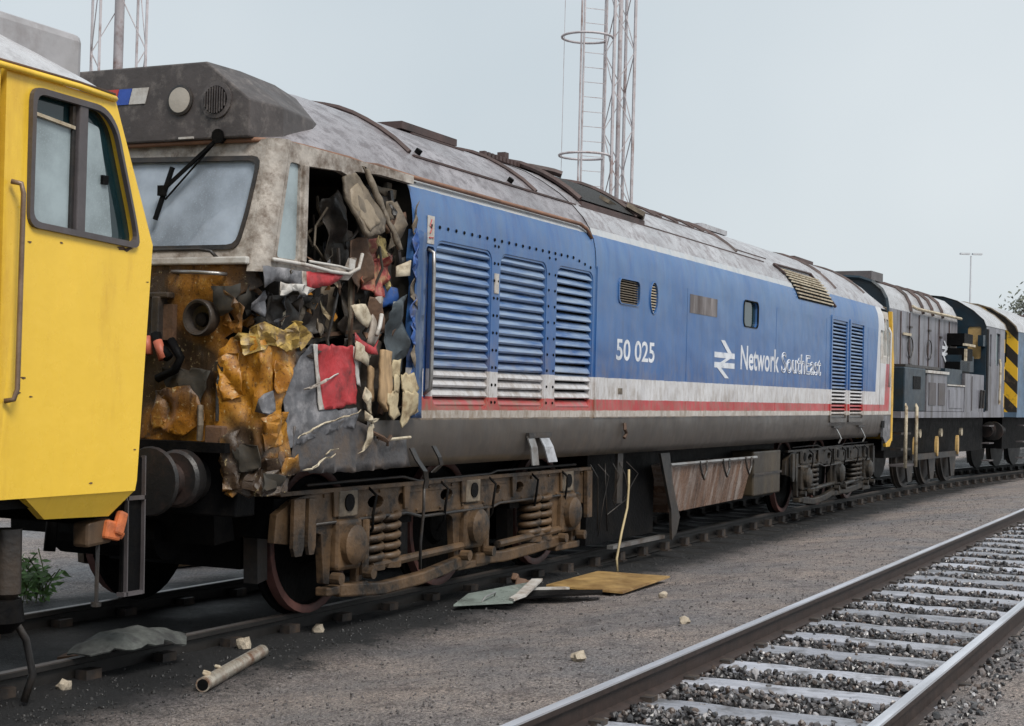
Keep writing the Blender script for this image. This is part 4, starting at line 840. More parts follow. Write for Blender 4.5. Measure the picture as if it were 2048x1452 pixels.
# hanging panels in the torn doorway
def rot_plate(name, poly, y0, tilt, mat, t=.02, seed=2, amp=.012):
    cz = max(p[1] for p in poly); sheet(name, poly, y0, mat, amp, 5, seed, .05, .008, t, lambda u, v, d: Vector((u, y0 - d - (cz-v)*tilt, v)))
rot_plate('hanging_panel', [(-.52, 3.19), (-.36, 3.24), (-.03, 2.94), (-.07, 2.84), (-.32, 2.775), (-.545, 3.03)], -1.36, .22, TAN, .03)
rot_plate('hanging_panel_pad', [(-.49, 3.10), (-.38, 3.16), (-.10, 2.92), (-.30, 2.82), (-.49, 3.0)], -1.385, .24, M('padded_beige', (.30, .24, .17), .6, var=.3, scale=5, dirt=(.12, .09, .06), da=.5, ds=5), .02, 3)
rot_plate('hanging_strip', [(-.34, 3.29), (-.27, 3.28), (.22, 2.74), (.16, 2.73)], -1.42, .05, TAN, .02, 5)
rot_plate('door_pillar', [(-.38, 2.42), (-.15, 2.43), (-.13, 2.12), (-.17, 2.05), (-.36, 2.10)], -1.12, .0, TAN, .03, 6)
rot_plate('bent_plate', [(.10, 3.22), (.45, 3.22), (.42, 3.15), (.12, 3.17)], -1.25, .0, TAN, .02, 7)
rot_plate('bent_plate', [(.06, 3.05), (.15, 3.10), (.40, 2.74), (.33, 2.70)], -1.15, .0, TAN, .02, 8)
rot_plate('bent_plate', [(.15, 2.92), (.44, 3.05), (.47, 2.99), (.18, 2.86)], -1.33, .0, RUST, .025, 9)
rot_plate('red_scrap', [(-.27, 2.46), (-.05, 2.62), (.20, 2.70), (.26, 2.56), (.12, 2.46), (.05, 2.37), (-.12, 2.40)], -1.33, .1, M('torn_red', (.26, .035, .03), .55, var=.4, scale=14, dirt=(.30, .20, .10), da=.45, ds=14), .006, 10, .07)
rot_plate('red_scrap', [(-.06, 2.78), (.12, 2.82), (.14, 2.62), (-.02, 2.60)], -1.24, .1, M('dull_red_scrap', (.17, .05, .04), .6, dirt=(.3, .25, .12), da=.4, ds=12), .006, 11, .06)
rot_plate('torn_fabric', [(.12, 2.84), (.25, 2.80), (.28, 2.50), (.20, 2.42), (.10, 2.60)], -1.30, .0, M('mustard_fabric', (.30, .24, .10), .8, var=.5, scale=25, dirt=(.08, .05, .03), da=.5, ds=14), .006, 12, .06)
rot_plate('white_shard', [(-.43, 2.28), (-.26, 2.30), (-.14, 2.20), (-.22, 2.13), (-.38, 2.20)], -1.42, .0, CREAM, .012, 13, .02)
rot_plate('white_shard', [(-.05, 2.36), (.06, 2.38), (-.03, 2.00), (-.16, 2.02)], -1.38, .0, M('grey_white_shard', (.42, .38, .33), .6, var=.3, streak=True, dirt=(.2, .13, .09), da=.5), .02, 14)
rot_plate('white_shard', [(.28, 2.62), (.44, 2.68), (.44, 2.56), (.30, 2.54)], -1.36, .0, CREAM, .01, 15, .03)
rot_plate('red_white_scrap', [(-.37, 2.09), (-.30, 2.04), (-.10, 1.99), (-.05, 2.05), (-.08, 1.94), (-.20, 1.95), (-.37, 2.02)], -1.42, .0, REDP, .008, 16, .03)
rot_plate('white_shard', [(-.37, 2.03), (-.12, 1.95), (-.19, 1.85), (-.36, 1.90)], -1.41, .0, CREAM, .01, 17, .03)
rot_plate('blue_scrap', [(.15, 2.48), (.42, 2.46), (.44, 2.33), (.20, 2.30)], -1.30, .0, BLUEP, .008, 18, .03)
rot_plate('grey_triangle', [(-1.12, 2.12), (-.84, 2.22), (-.83, 2.12)], -1.20, .0, GREYP, .01, 19)
mb = MB(); mb.tube([(-.02, -1.42, 2.24), (-.06, -1.43, 2.15), (-.12, -1.44, 2.08)], .016, 6); mb.build('white_hose', WHITEP, loco, smooth=True)
rot_plate('splintered_plank', [(-.02, 1.98), (.10, 1.97), (.09, 1.60), (.04, 1.52), (-.07, 1.60)], -1.43, .05, WOOD, .03, 20)
rot_plate('splintered_plank', [(-.10, 1.86), (-.04, 1.84), (-.02, 1.60), (-.09, 1.58)], -1.36, .0, WOOD, .03, 22)
for i, (p, y) in enumerate((([(.16, 1.91), (.30, 1.92), (.27, 1.78), (.14, 1.77)], -1.42), ([(.20, 1.80), (.40, 1.82), (.50, 1.70), (.36, 1.64), (.22, 1.70)], -1.47), ([(.02, 1.66), (.19, 1.68), (.22, 1.50), (.12, 1.46), (.03, 1.50)], -1.46),
        ([(.24, 1.68), (.46, 1.66), (.48, 1.52), (.26, 1.40)], -1.46), ([(.44, 1.74), (.50, 1.72), (.55, 1.52), (.50, 1.50)], -1.43), ([(.12, 1.80), (.22, 1.78), (.20, 1.66), (.10, 1.66)], -1.44))):
    sheet('torn_insulation', p, y, FOAM, .022, 4, 30+i, .03, .02, .012)
for i, (p, y) in enumerate((([(-.24, 1.70), (-.17, 1.66), (-.12, 1.50), (-.19, 1.53), (-.25, 1.62)], -1.43), ([(-.25, 1.53), (-.12, 1.46), (-.02, 1.47), (-.12, 1.43), (-.24, 1.46)], -1.43), ([(-.17, 1.43), (-.10, 1.44), (-.13, 1.28), (-.20, 1.24), (-.32, 1.22), (-.20, 1.28)], -1.42))):
    sheet('torn_strip', p, y, CREAM, .03, 8, 40+i, .03, .01, .01)
mb = MB(); mb.tube([(-.08, -1.40, 1.37), (.05, -1.42, 1.33), (.10, -1.43, 1.30), (.15, -1.43, 1.34)], .015, 6); mb.tube([(.0, -1.40, 1.33), (.10, -1.43, 1.30), (.12, -1.42, 1.27)], .012, 6); mb.build('red_cable', RUST, loco)
mb = MB(); mb.tube([(.12, -1.43, 1.315), (.48, -1.41, 1.325)], .013, 6); mb.build('bent_rod', CREAM, loco)
for i, (p, q, w, mt) in enumerate((((.38, -1.25, 1.45), (.36, -1.22, 3.25), .07, INT), ((-.05, -1.15, 1.4), (.12, -1.2, 3.2), .06, DARK), ((-.42, -1.1, 1.4), (-.45, -1.12, 2.45), .07, DARK), ((-1.0, -1.2, 1.95), (-.2, -1.15, 2.08), .06, INT),
        ((-.5, -1.18, 2.06), (.45, -1.22, 2.16), .05, RUST), ((.2, -1.3, 1.5), (.44, -1.3, 2.3), .045, RUST), ((-.28, -1.3, 2.5), (-.22, -1.28, 1.95), .035, TAN), ((-.20, -1.28, 2.5), (-.26, -1.3, 1.9), .03, RUST), ((.3, -1.28, 3.2), (.46, -1.3, 2.6), .04, DARK), ((-1.3, -1.2, 2.28), (-.3, -1.1, 2.35), .06, DARK))):
    mb = MB(); P = [Vector(p).lerp(Vector(q), t) + Vector((.03*nz3(i*3, t*4, 1), .03*nz3(i*5, t*4, 2), .02*nz3(i, t*4, 3)))*(1 if 0 < t < 1 else 0) for t in (0, .25, .5, .75, 1)]
    for a_, b_ in zip(P, P[1:]): mb.bar(a_, b_ + (b_-a_)*.04, w, w*.5)
    mb.build('bent_frame_member', mt, loco)
CR = lambda y0, a, b, c, t: (lambda u, v, d: Vector((u, y0 - d*.8 - a*crease(u*3.1+v*b) - c*crease(v*2.6-u*1.7+t), v)))
SOOT = M('sooty_sheet', (.06, .048, .038), .45, var=.5, scale=8, dirt=(.018, .014, .011), da=.6, ds=5, bmp=.3)
for i, (p_, y0, mt) in enumerate((([(-.44, 3.05), (-.2, 3.15), (.02, 2.7), (-.12, 2.45), (-.40, 2.62)], -1.12, SOOT), ([(.05, 3.2), (.46, 3.22), (.48, 2.75), (.22, 2.55), (.06, 2.8)], -1.14, SOOT), ([(-.3, 2.5), (.1, 2.62), (.46, 2.45), (.42, 2.05), (.0, 1.98), (-.32, 2.12)], -1.17, SOOT),
        ([(-.28, 2.05), (.15, 2.1), (.48, 1.95), (.46, 1.5), (.0, 1.42), (-.26, 1.52)], -1.20, SOOT), ([(.22, 2.35), (.46, 2.42), (.44, 1.8), (.3, 1.62), (.2, 1.9)], -1.30, M('slate_sheet', (.05, .062, .07), .4, var=.4, dirt=(.015, .015, .015), da=.5)), ([(-1.25, 2.3), (-.9, 2.32), (-.45, 2.36), (-.4, 2.1), (-.8, 2.02), (-1.2, 2.1)], -1.16, SOOT),
        ([(-.36, 2.75), (-.18, 2.8), (-.1, 2.5), (-.25, 2.38), (-.38, 2.5)], -1.30, RUST), ([(-.16, 2.36), (.06, 2.3), (.02, 2.1), (-.14, 2.14)], -1.34, RUST), ([(.18, 3.1), (.34, 3.12), (.38, 2.8), (.26, 2.72)], -1.28, TAN))):
    sheet('torn_sheet', p_, y0, mt, .03, 4, 220+i, .03, .02, .006, CR(y0, .06, 1.3, .05, i*.37))
# wires, rods and slivers through the tear
rnd = random.Random(5)
for i in range(15):
    x = rnd.uniform(-.45, .5); z = rnd.uniform(2.2, 3.2); L = rnd.uniform(.3, 1.0); y = rnd.uniform(-1.36, -1.0)
    P = [(x + rnd.uniform(-.06, .06)*k, y + rnd.uniform(-.04, .04), z - L*k/4) for k in range(5)]
    mb = MB(); mb.tube(P, rnd.uniform(.006, .013), 5); mb.build('torn_wire', rnd.choice((DARK, DARK, INT, TAN, CREAM, RUST)), loco)
for i in range(34):
    x = rnd.uniform(-.5, .5); z = rnd.uniform(1.5, 3.15); y = rnd.uniform(-1.3, -.95); w = rnd.uniform(.03, .12); h = rnd.uniform(.06, .3); a = rnd.uniform(-.6, .6)
    pl_ = [(x + math.cos(a)*p - math.sin(a)*q, z + math.sin(a)*p + math.cos(a)*q) for p, q in ((-w/2, -h/2), (w/2, -h/2*.7), (w*.4, h/2), (-w*.3, h*.4))]
    cu = rnd.uniform(-1.2, 1.2); sheet('metal_sliver', pl_, y, rnd.choice((INT, INT, DARK, DARK, TAN, RUST, GREYP, RUST)), .03, 6, 60+i, .04, .012, .008, lambda u, v, d, y=y, z=z, x=x, cu=cu: Vector((u, y - d - cu*((v-z)**2*3 + (u-x)*.4), v)))
for i in range(16):
    y = rnd.uniform(-1.3, -1.08); z = rnd.uniform(1.95, 2.35); x = rnd.uniform(-1.42, -.6); w = rnd.uniform(.05, .15); h = rnd.uniform(.05, .2)
    sheet('metal_sliver', [(x-w, z), (x, z-h), (x+w, z+h*.2), (x+w*.2, z+h)], y, rnd.choice((INT, DARK, GREYP, CRASHY)), .06, 6, 100+i, .05, .015, .006)
for i in range(46):
    x = rnd.uniform(-1.2, .5); z = rnd.uniform(1.9, 2.6) if x < -.3 else rnd.uniform(1.4, 3.1); y = rnd.uniform(-1.42, -1.2); w = rnd.uniform(.012, .04); h = rnd.uniform(.02, .09); a = rnd.uniform(-1.4, 1.4)
    pl_ = [(x + math.cos(a)*p - math.sin(a)*q, z + math.sin(a)*p + math.cos(a)*q) for p, q in ((-w, -h), (w*.6, -h*.7), (w, h), (-w*.2, h*.6))]
    sheet('torn_scrap', pl_, y, rnd.choice((CREAM, TAN, RUST, DARK, GREYP, CRASHB, TAN, RUST, FOAM)), .03, 9, 300+i, .025, .008, .004)
# torn edge of the blue side
for i in range(9):
    z = 1.6 + i*.17; w = rnd.uniform(.0, .05)
    sheet('torn_edge', [(.50-w, z+rnd.uniform(-.05, .05)), (.555, z+rnd.uniform(.08, .2)), (.56, z-rnd.uniform(.08, .2))], -1.385, rnd.choice((BLUEP, BLUEP, DARK, BLUEP, TAN)), .03, 8, 140+i, .03, .01, .004)
rot_plate('scraped_edge_strip', [(.55, 2.92), (.72, 2.92), (.70, 1.47), (.54, 1.47)], -1.379, .0, M('scraped_blue', (.03, .085, .22), .45, var=.4, scale=4, streak=True, dirt=(.18, .2, .22), da=.4, ds=5), .004, 25, .004)
# front fittings
mb = MB(); mb.tube([(-1.50, -.70, 2.43), (-1.58, -.71, 2.435), (-1.585, -.9, 2.43), (-1.58, -1.08, 2.42), (-1.50, -1.09, 2.42)], .014, 6); mb.build('front_handrail', STEEL, loco, smooth=True)
mb = MB(); mb.lathe([(-.06, .12), (.02, .125), (.035, .115), (.03, .10), (-.03, .085), (-.035, .02)], (-1.53, -.91, 2.13), (-1, 0, 0), 28); hl = mb.build('headlight_socket', DARK, loco, smooth=50)
mb = MB(); mb.lathe([(0, .05), (.02, .045), (.03, .01)], (-1.50, -.91, 2.12), (-1, 0, 0), 16); mb.build('headlight_bulb_holder', BLACK, hl, smooth=40)
for s in (1,):
    mb = MB(); mb.lathe([(-.06, .12), (.02, .125), (.035, .115), (.03, .10), (-.03, .085), (-.035, .02)], (-1.53, .91, 2.13), (-1, 0, 0), 28); mb.build('headlight_socket', DARK, loco, smooth=50)
mb = MB(); mb.box(-1.58, -1.5, -.68, -.50, 2.26, 2.30); mb.box(-1.60, -1.5, -.62, -.56, 1.95, 2.27); mb.build('jumper_box', DARK, loco, bevel=.01)
mb = MB(); mb.box(-1.545, -1.5, -.70, -.62, 1.98, 2.22); mb.build('jumper_plate', RUST, loco)
mb = MB(); mb.tube([(-1.58, -.59, 2.02), (-1.60, -.63, 1.94), (-1.60, -.72, 1.86)], .035, 8); mb.tube([(-1.56, -.70, 1.98), (-1.58, -.80, 1.86), (-1.57, -.75, 1.78), (-1.56, -.60, 1.72)], .03, 8); mb.build('broken_hose', BLACK, loco, smooth=True)
mb = MB(); mb.tube([(-1.61, -.63, 1.97), (-1.62, -.69, 1.85)], .032, 10); mb.tube([(-1.60, -.53, 2.0), (-1.61, -.55, 1.88)], .035, 10); mb.build('red_hose_cock', M('faded_red_cock', (.45, .12, .07), .55, dirt=(.15, .05, .04), da=.4), loco, smooth=True)
mb = MB(); mb.tube([(-1.53, -1.10, 1.80), (-1.56, -1.095, 1.72), (-1.55, -1.09, 1.45)], .014, 6); mb.obox((-1.54, -1.10, 1.81), (.05, .07, .06)); mb.build('hanging_rod', DARK, loco)
mb = MB(); mb.box(-1.58, -1.5, -1.16, -1.01, 1.26, 1.42); mb.build('junction_box', RUST, loco, bevel=.012)
sheet('dented_plate', [(-.55, 1.64), (-.85, 1.68), (-.98, 1.46), (-.80, 1.34), (-.55, 1.38)], 0, CRASHY, .04, 4, 77, .025, .015, .006, lambda y, z, d: Vector((-1.53 - d, y, z)))
sheet('dented_plate', [(-.60, 1.80), (-1.0, 1.78), (-.92, 1.55), (-.66, 1.60)], 0, INT, .03, 5, 78, .03, .02, .006, lambda y, z, d: Vector((-1.52 - d, y, z)))
sheet('dented_plate', [(-1.0, 2.34), (-1.22, 2.36), (-1.2, 2.2), (-1.08, 2.14)], 0, INT, .03, 5, 79, .06, .02, .006, lambda y, z, d: Vector((-1.525 - d, y, z)))
mb = MB(); mb.tube([(-1.55, -.95, 1.55), (-1.57, -.97, 1.42), (-1.55, -.95, 1.32)], .02, 6); mb.build('hanging_rod', TAN, loco)
# buffer beam, buffers, coupling
mb = MB(); mb.box(-1.50, -1.28, -1.22, 1.22, .82, 1.29); mb.build('buffer_beam', BLACK, loco, bevel=.01)
mb = MB(); mb.box(-1.64, -1.49, -1.22, -.44, 1.245, 1.31); mb.build('beam_plate', BLACK, loco)
mb = MB(); mb.box(-1.62, -1.49, -.62, -.44, 1.12, 1.24); mb.build('beam_box', DARK, loco)
def buffer(par, x, y, sg, mat=BLACK):
    mb = MB(); mb.lathe([(0, .15), (.02, .15), (.05, .125), (.30, .115), (.30, .085), (.42, .085), (.43, .17), (.45, .225), (.475, .215), (.485, .1)], (x, y, 1.06), (sg, 0, 0), 24); return mb.build('buffer', mat, par, smooth=40)
BUFM = M('greasy_buffer', (.014, .013, .013), .45, dirt=(.05, .03, .025), da=.35, bmp=.2)
buffer(loco, -1.49, -.87, -1, BUFM); buffer(loco, -1.49, .87, -1, BUFM)
mb = MB(); mb.lathe([(0, .17), (.03, .19), (.10, .19), (.12, .17)], (-1.62, -.90, 1.07), (-1, 0, 0), 22); mb.build('buffer_collar', BUFM, loco, smooth=40)
mb = MB(); mb.tube([(-1.5, 0, 1.0), (-1.75, 0, .98), (-1.85, 0, .85), (-1.88, 0, .55)], .04, 8); mb.build('screw_coupling', BLACK, loco, smooth=True)
mb = MB(); mb.poly([(-1.30, .84), (-1.1, .84), (-1.05, .62), (-1.28, .60)], [], sideplane(-.9), 1.8); mb.build('snow_plough', BLACK, loco)
mb = MB(); mb.lathe([(0, .16), (.9, .16)], (-1.2, -.45, .62), (0, 1, 0), 16); mb.build('air_cylinder', BLACK, loco)
buffer(loco, 18.28, -.87, 1, BUFM); buffer(loco, 18.28, .87, 1, BUFM)
mb = MB(); mb.box(18.1, 18.3, -1.22, 1.22, .82, 1.02); mb.build('buffer_beam', BLACK, loco)

# ================================================================== YELLOW-ENDED LOCOMOTIVE IN FRONT
YO = Vector((-8.0, 0, 0))
yl = tag(empty('diesel_locomotive', YO), 'yellow ended diesel locomotive at the left edge with grey framed cab window', 'locomotive')
def yb(mb, name, mat, parent=None, **k):
    for v in mb.v: v -= YO
    return mb.build(name, mat, parent or yl, **k)
YELL = M('yellow_cab_paint', (.84, .54, .052), .28, var=.05, scale=2.5, dirt=(.60, .34, .035), da=.22, ds=2.0, streak=True, bmp=.35, bs=2.2, spec=.5)
GREYF = M('grey_window_rubber', (.085, .075, .078), .5, var=.2, dirt=(.08, .06, .05), da=.3)
ROOFY = roof_mat('pale_cab_roof', (.58, .58, .60), (.36, .35, .36)); BOXG = M('grey_headcode_side', (.34, .33, .34), .5, var=.15, bmp=.1, dirt=(.22, .2, .2), da=.4)
winY = rquad([(-3.66, 2.51), (-2.76, 2.475), (-2.80, 2.62), (-2.99, 3.14), (-3.10, 3.225), (-3.66, 3.235)], .07, 4)
yp = sideplane(-1.37)
mb = MB(); mb.poly([(-2.62, 2.50), (-2.625, 2.42), (-2.70, 1.12), (-2.715, 1.06), (-3.83, 1.06), (-3.83, 3.31), (-2.965, 3.285)], [winY], lambda u, v, d: Vector((u, -1.37 + d + max(0, v-2.5)*.02, v)), .05); yb(mb, 'cab_side', YELL)
mb = MB(); mb.poly([(-2.712, 1.065), (-2.84, .915), (-3.38, .93), (-3.62, 1.065)], [], lambda u, v, d: Vector((u, -1.369 + d + (1.065-v)*.55, v)), .05); yb(mb, 'cab_valance', YELL)
# window: rubber frame, sliding panes and mullion
cy_, cz_ = -3.2, 2.86
mb = MB(); mb.poly([(cy_+(a-cy_)*1.02, cz_+(b-cz_)*1.03) for a, b in winY], [[(cy_+(a-cy_)*.955, cz_+(b-cz_)*.94) for a, b in winY]], sideplane(-1.392), .03); yb(mb, 'window_rubber', GREYF, bevel=.006)
mb = MB(); mb.poly(winY, [], sideplane(-1.325), .006); yb(mb, 'window_backing', DARKGL)
mb = MB(); mb.poly(rquad([(-3.63, 2.53), (-3.31, 2.52), (-3.31, 3.08), (-3.63, 3.11)], .03), [], sideplane(-1.345), .01); yb(mb, 'sliding_pane', PALEGL)
mb = MB(); mb.bar((-3.64, -1.352, 3.11), (-3.31, -1.352, 3.08), .03, .018); yb(mb, 'pane_top_rail', CREAM)
mb = MB(); mb.poly(rquad([(-3.21, 2.52), (-2.95, 2.51), (-2.99, 2.75), (-3.09, 3.12), (-3.21, 3.14)], .02), [], sideplane(-1.343), .01); yb(mb, 'sliding_pane', PALEGL)
mb = MB(); mb.box(-3.295, -3.225, -1.385, -1.34, 2.49, 3.215); yb(mb, 'window_mullion', GREYF, bevel=.008)
mb = MB(); mb.box(-3.325, -3.30, -1.36, -1.335, 2.5, 3.2); yb(mb, 'pane_edge', DARK)
mb = MB(); mb.obox((-3.04, -1.35, 2.83), (.05, .02, .05)); yb(mb, 'window_catch', BLACK)
rnd = random.Random(9)
for i, (x, z, r) in enumerate(((-2.90, 2.455, .03), (-2.86, 2.45, .02), (-2.83, 2.46, .018), (-3.66, 1.70, .014), (-3.70, 1.62, .018), (-3.60, 1.60, .01), (-3.64, 2.42, .012), (-3.70, 2.60, .012), (-2.66, 2.28, .008), (-3.1, 1.12, .01), (-2.73, 1.3, .008), (-3.4, 2.44, .01))):
    pts = [(x + r*rnd.uniform(.5, 1.3)*math.cos(t)*1.5, z + r*rnd.uniform(.4, 1.)*math.sin(t)*.6) for t in [2*math.pi*k/9 for k in range(9)]]
    mb = MB(); mb.poly(pts, [], sideplane(-1.3725), .002); yb(mb, 'paint_chip', RUST)
# handrail in its door recess, door edges
mb = MB(); mb.box(-3.895, -3.83, -1.30, -1.29, 1.06, 3.3); yb(mb, 'door_recess', M('recess_ochre', (.42, .22, .03), .5, dirt=(.2, .1, .02), da=.4))
mb = MB(); mb.tube([(-3.80, -1.38, 2.72), (-3.775, -1.425, 2.71), (-3.762, -1.43, 2.66), (-3.762, -1.43, 1.64), (-3.775, -1.42, 1.585), (-3.80, -1.38, 1.575)], .014, 8); yb(mb, 'handrail', M('brown_handrail', (.20, .14, .10), .45, metal=.3, dirt=(.09, .05, .03), da=.5), smooth=True)
mb = MB(); mb.poly([(-3.88, 1.06), (-3.88, 3.31), (-4.9, 3.31), (-4.9, 1.06)], [rquad([(-4.1, 2.4), (-4.1, 3.1), (-4.65, 3.1), (-4.65, 2.4)], .06)], sideplane(-1.36), .05); yb(mb, 'cab_door', YELL)
mb = MB(); mb.box(-4.7, -4.05, -1.33, -1.32, 2.35, 3.15); yb(mb, 'door_window', DARKGL)
YBL = M('rear_body_blue', (.03, .09, .30), .4, dirt=(.12, .11, .1), da=.4, streak=True)
mb = MB(); mb.box(-14, -4.9, -1.37, -1.33, 1.06, 3.31); yb(mb, 'body_side', YBL)
mb = MB(); mb.box(-14, -2.75, 1.33, 1.37, 1.06, 3.31); yb(mb, 'body_side', YBL)
mb = MB(); mb.box(-14, -2.9, -1.3, 1.3, 1.0, 1.06); yb(mb, 'underframe', BLACK)
mb = MB(); mb.box(-3.86, -3.8, -1.3, 1.3, 1.1, 3.3); yb(mb, 'bulkhead', INT)
mb = MB(); mb.box(-14.05, -14, -1.36, 1.36, 1.05, 3.6); yb(mb, 'end_wall', YBL)
# nose face (seen only from beyond)
def xn(z): return -2.62 - max(0, z-2.5)*.44 if z > 2.5 else -2.62 - (2.5-z)*.062
mb = MB(); loft([[(xn(z), y, z) for y in (-1.36, -1.0, 0, 1.0, 1.36)] for z in (1.06, 1.8, 2.5)], mb=mb); yb(mb, 'nose_panel', YELL)
fy = lambda u, v, d: Vector((xn(v)-d, u, v))
mb = MB(); mb.poly([(-1.36, 2.5), (1.36, 2.5), (1.34, 3.3), (-1.34, 3.3)], [rrect(-1.2, -.06, 2.6, 3.2, .07), rrect(.06, 1.2, 2.6, 3.2, .07)], fy, .04); yb(mb, 'windscreen_panel', YELL)
for a in (-1.2, .06):
    mb = MB(); mb.poly(rrect(a, a+1.14, 2.6, 3.2, .07), [], lambda u, v, d: Vector((xn(v)-.02-d, u, v)), .006); yb(mb, 'windscreen', PALEGL)
# roof, gutter line, headcode box
def ysec(x):
    g = .50 + .50*math.sin(max(0, min(1, (-2.97-x)/1.75))*math.pi/2)**.8
    return [(x, y*1.02, 3.315 + (z-3.33)*g) for y, z in RF]
mb = MB(); loft([ysec(x) for x in (-2.97, -3.05, -3.2, -3.4, -3.7, -4.1, -4.7, -8, -14)], mb=mb); yb(mb, 'roof', ROOFY, smooth=True)
mb = MB(); mb.tube([(-2.96, 1.33, 3.30), (-2.95, 0, 3.30), (-2.955, -1.30, 3.30), (-2.985, -1.365, 3.298), (-3.3, -1.375, 3.31), (-4, -1.375, 3.315), (-14, -1.375, 3.32)], .018, 6); yb(mb, 'gutter', YELL, smooth=True)
mb = MB(); mb.tube([(-2.985, -1.36, 3.325), (-3.3, -1.37, 3.335), (-4, -1.37, 3.34), (-14, -1.37, 3.345)], .010, 5); yb(mb, 'gutter_seal', RUST, smooth=True)
mb = MB(); mb.box(-4.6, -2.78, -.95, .95, 3.3, 3.74); yb(mb, 'headcode_box', BOXG, bevel=.05)
# buffer beam, buffers, gear below the nose
mb = MB(); mb.box(-2.86, -2.74, -1.2, 1.2, .86, 1.05); yb(mb, 'buffer_beam', BLACK)
for y in (-.87, .87):
    o = buffer(yl, -2.74 - YO.x, y, .9, BUFM)
mb = MB(); mb.poly([(-2.99, .88), (-2.80, .90), (-2.74, .87), (-2.73, .80), (-2.80, .755), (-2.99, .74)], [], sideplane(-1.27), .12); yb(mb, 'brake_cock_box', M('brown_box', (.09, .055, .03), .6, dirt=(.03, .02, .015), da=.5), bevel=.02)
mb = MB(); mb.obox((-2.80, -1.28, .83), (.13, .05, .11), (0, .2, 0)); mb.obox((-2.755, -1.30, .87), (.07, .05, .14), (0, .35, 0)); mb.obox((-2.73, -1.28, .80), (.04, .05, .05), (.2, .5, 0)); yb(mb, 'orange_cock', M('orange_red_cock', (.55, .15, .05), .5, dirt=(.3, .09, .04), da=.5, ds=12), bevel=.015)
mb = MB(); mb.tube([(-2.87, -1.24, .76), (-2.87, -1.24, .42)], .012, 6); mb.lathe([(0, .03), (.025, .03)], (-2.87, -1.24, .42), (0, 0, -1), 8); yb(mb, 'sand_pipe', DARK)
for x in (-2.585, -2.43):
    mb = MB(); mb.bar((x, -1.20, 1.25), (x+.02, -1.20, .42), .010, .03); yb(mb, 'ladder_stile', STEEL if 0 else GREYF)
mb = MB(); mb.box(-2.59, -2.42, -1.19, -1.17, .44, 1.24); yb(mb, 'ladder_plate', BLACK)
for z in (1.0, .43):
    mb = MB(); mb.box(-2.595, -2.42, -1.215, -1.16, z-.012, z+.012); yb(mb, 'ladder_tread', GREYF)
mb = MB(); mb.lathe([(0, .075), (.35, .08), (.38, .05)], (-3.50, -1.15, .88), (0, 0, -1), 16); yb(mb, 'brake_cylinder', DARK, smooth=40)
mb = MB(); mb.lathe([(0, .12), (.12, .14), (.18, .08)], (-3.52, -1.12, .50), (0, 0, -1), 16); yb(mb, 'brake_cylinder', BLACK, smooth=40)
mb = MB(); mb.tube([(-3.42, -1.1, .42), (-3.30, -1.12, .25), (-3.24, -1.12, .05), (-3.28, -1.1, -.1)], .022, 8); yb(mb, 'brake_hose', DARK, smooth=True)
mb = MB(); mb.box(-3.5, -2.9, -.5, .5, .55, 1.0); yb(mb, 'drag_box', BLACK)
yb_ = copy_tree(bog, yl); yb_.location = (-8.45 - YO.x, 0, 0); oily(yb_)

# ================================================================== SHUNTERS
GREYS = M('shunter_grey_paint', (.20, .20, .23), .4, var=.25, scale=3, streak=True, dirt=(.06, .052, .05), da=.5, ds=4)
SHROOF = roof_mat('wet_shunter_roof', (.48, .48, .50), (.28, .27, .27))
NAVY = M('dark_blue_paint', (.008, .022, .035), .4, dirt=(.02, .022, .024), da=.4)
SHBLUE = M('shunter_blue_paint', (.10, .16, .24), .45, dirt=(.1, .1, .1), da=.3)
def wasp():
    m, nt, p = start('wasp_stripes'); co = coords(nt); sx = nn(nt, 'ShaderNodeSeparateXYZ'); nt.links.new(co, sx.inputs[0])
    ab = nn(nt, 'ShaderNodeMath', operation='ABSOLUTE'); nt.links.new(sx.outputs[1], ab.inputs[0])
    a = nn(nt, 'ShaderNodeMath', operation='ADD'); nt.links.new(ab.outputs[0], a.inputs[0]); nt.links.new(sx.outputs[2], a.inputs[1])
    b = nn(nt, 'ShaderNodeMath', operation='MULTIPLY'); nt.links.new(a.outputs[0], b.inputs[0]); b.inputs[1].default_value = 1.55
    f = nn(nt, 'ShaderNodeMath', operation='FRACT'); nt.links.new(b.outputs[0], f.inputs[0])
    g = nn(nt, 'ShaderNodeMath', operation='GREATER_THAN'); nt.links.new(f.outputs[0], g.inputs[0]); g.inputs[1].default_value = .5
    n = nois(nt, co, 5, 6, .7); c = mixc(nt, g.outputs[0], (.025, .022, .02), (.75, .45, .03)); c = mixc(nt, ramp(nt, n, .55, .7), c, (.10, .07, .04))
    nt.links.new(c, p.inputs['Base Color']); p.inputs['Roughness'].default_value = .5; return m
WASP = wasp()
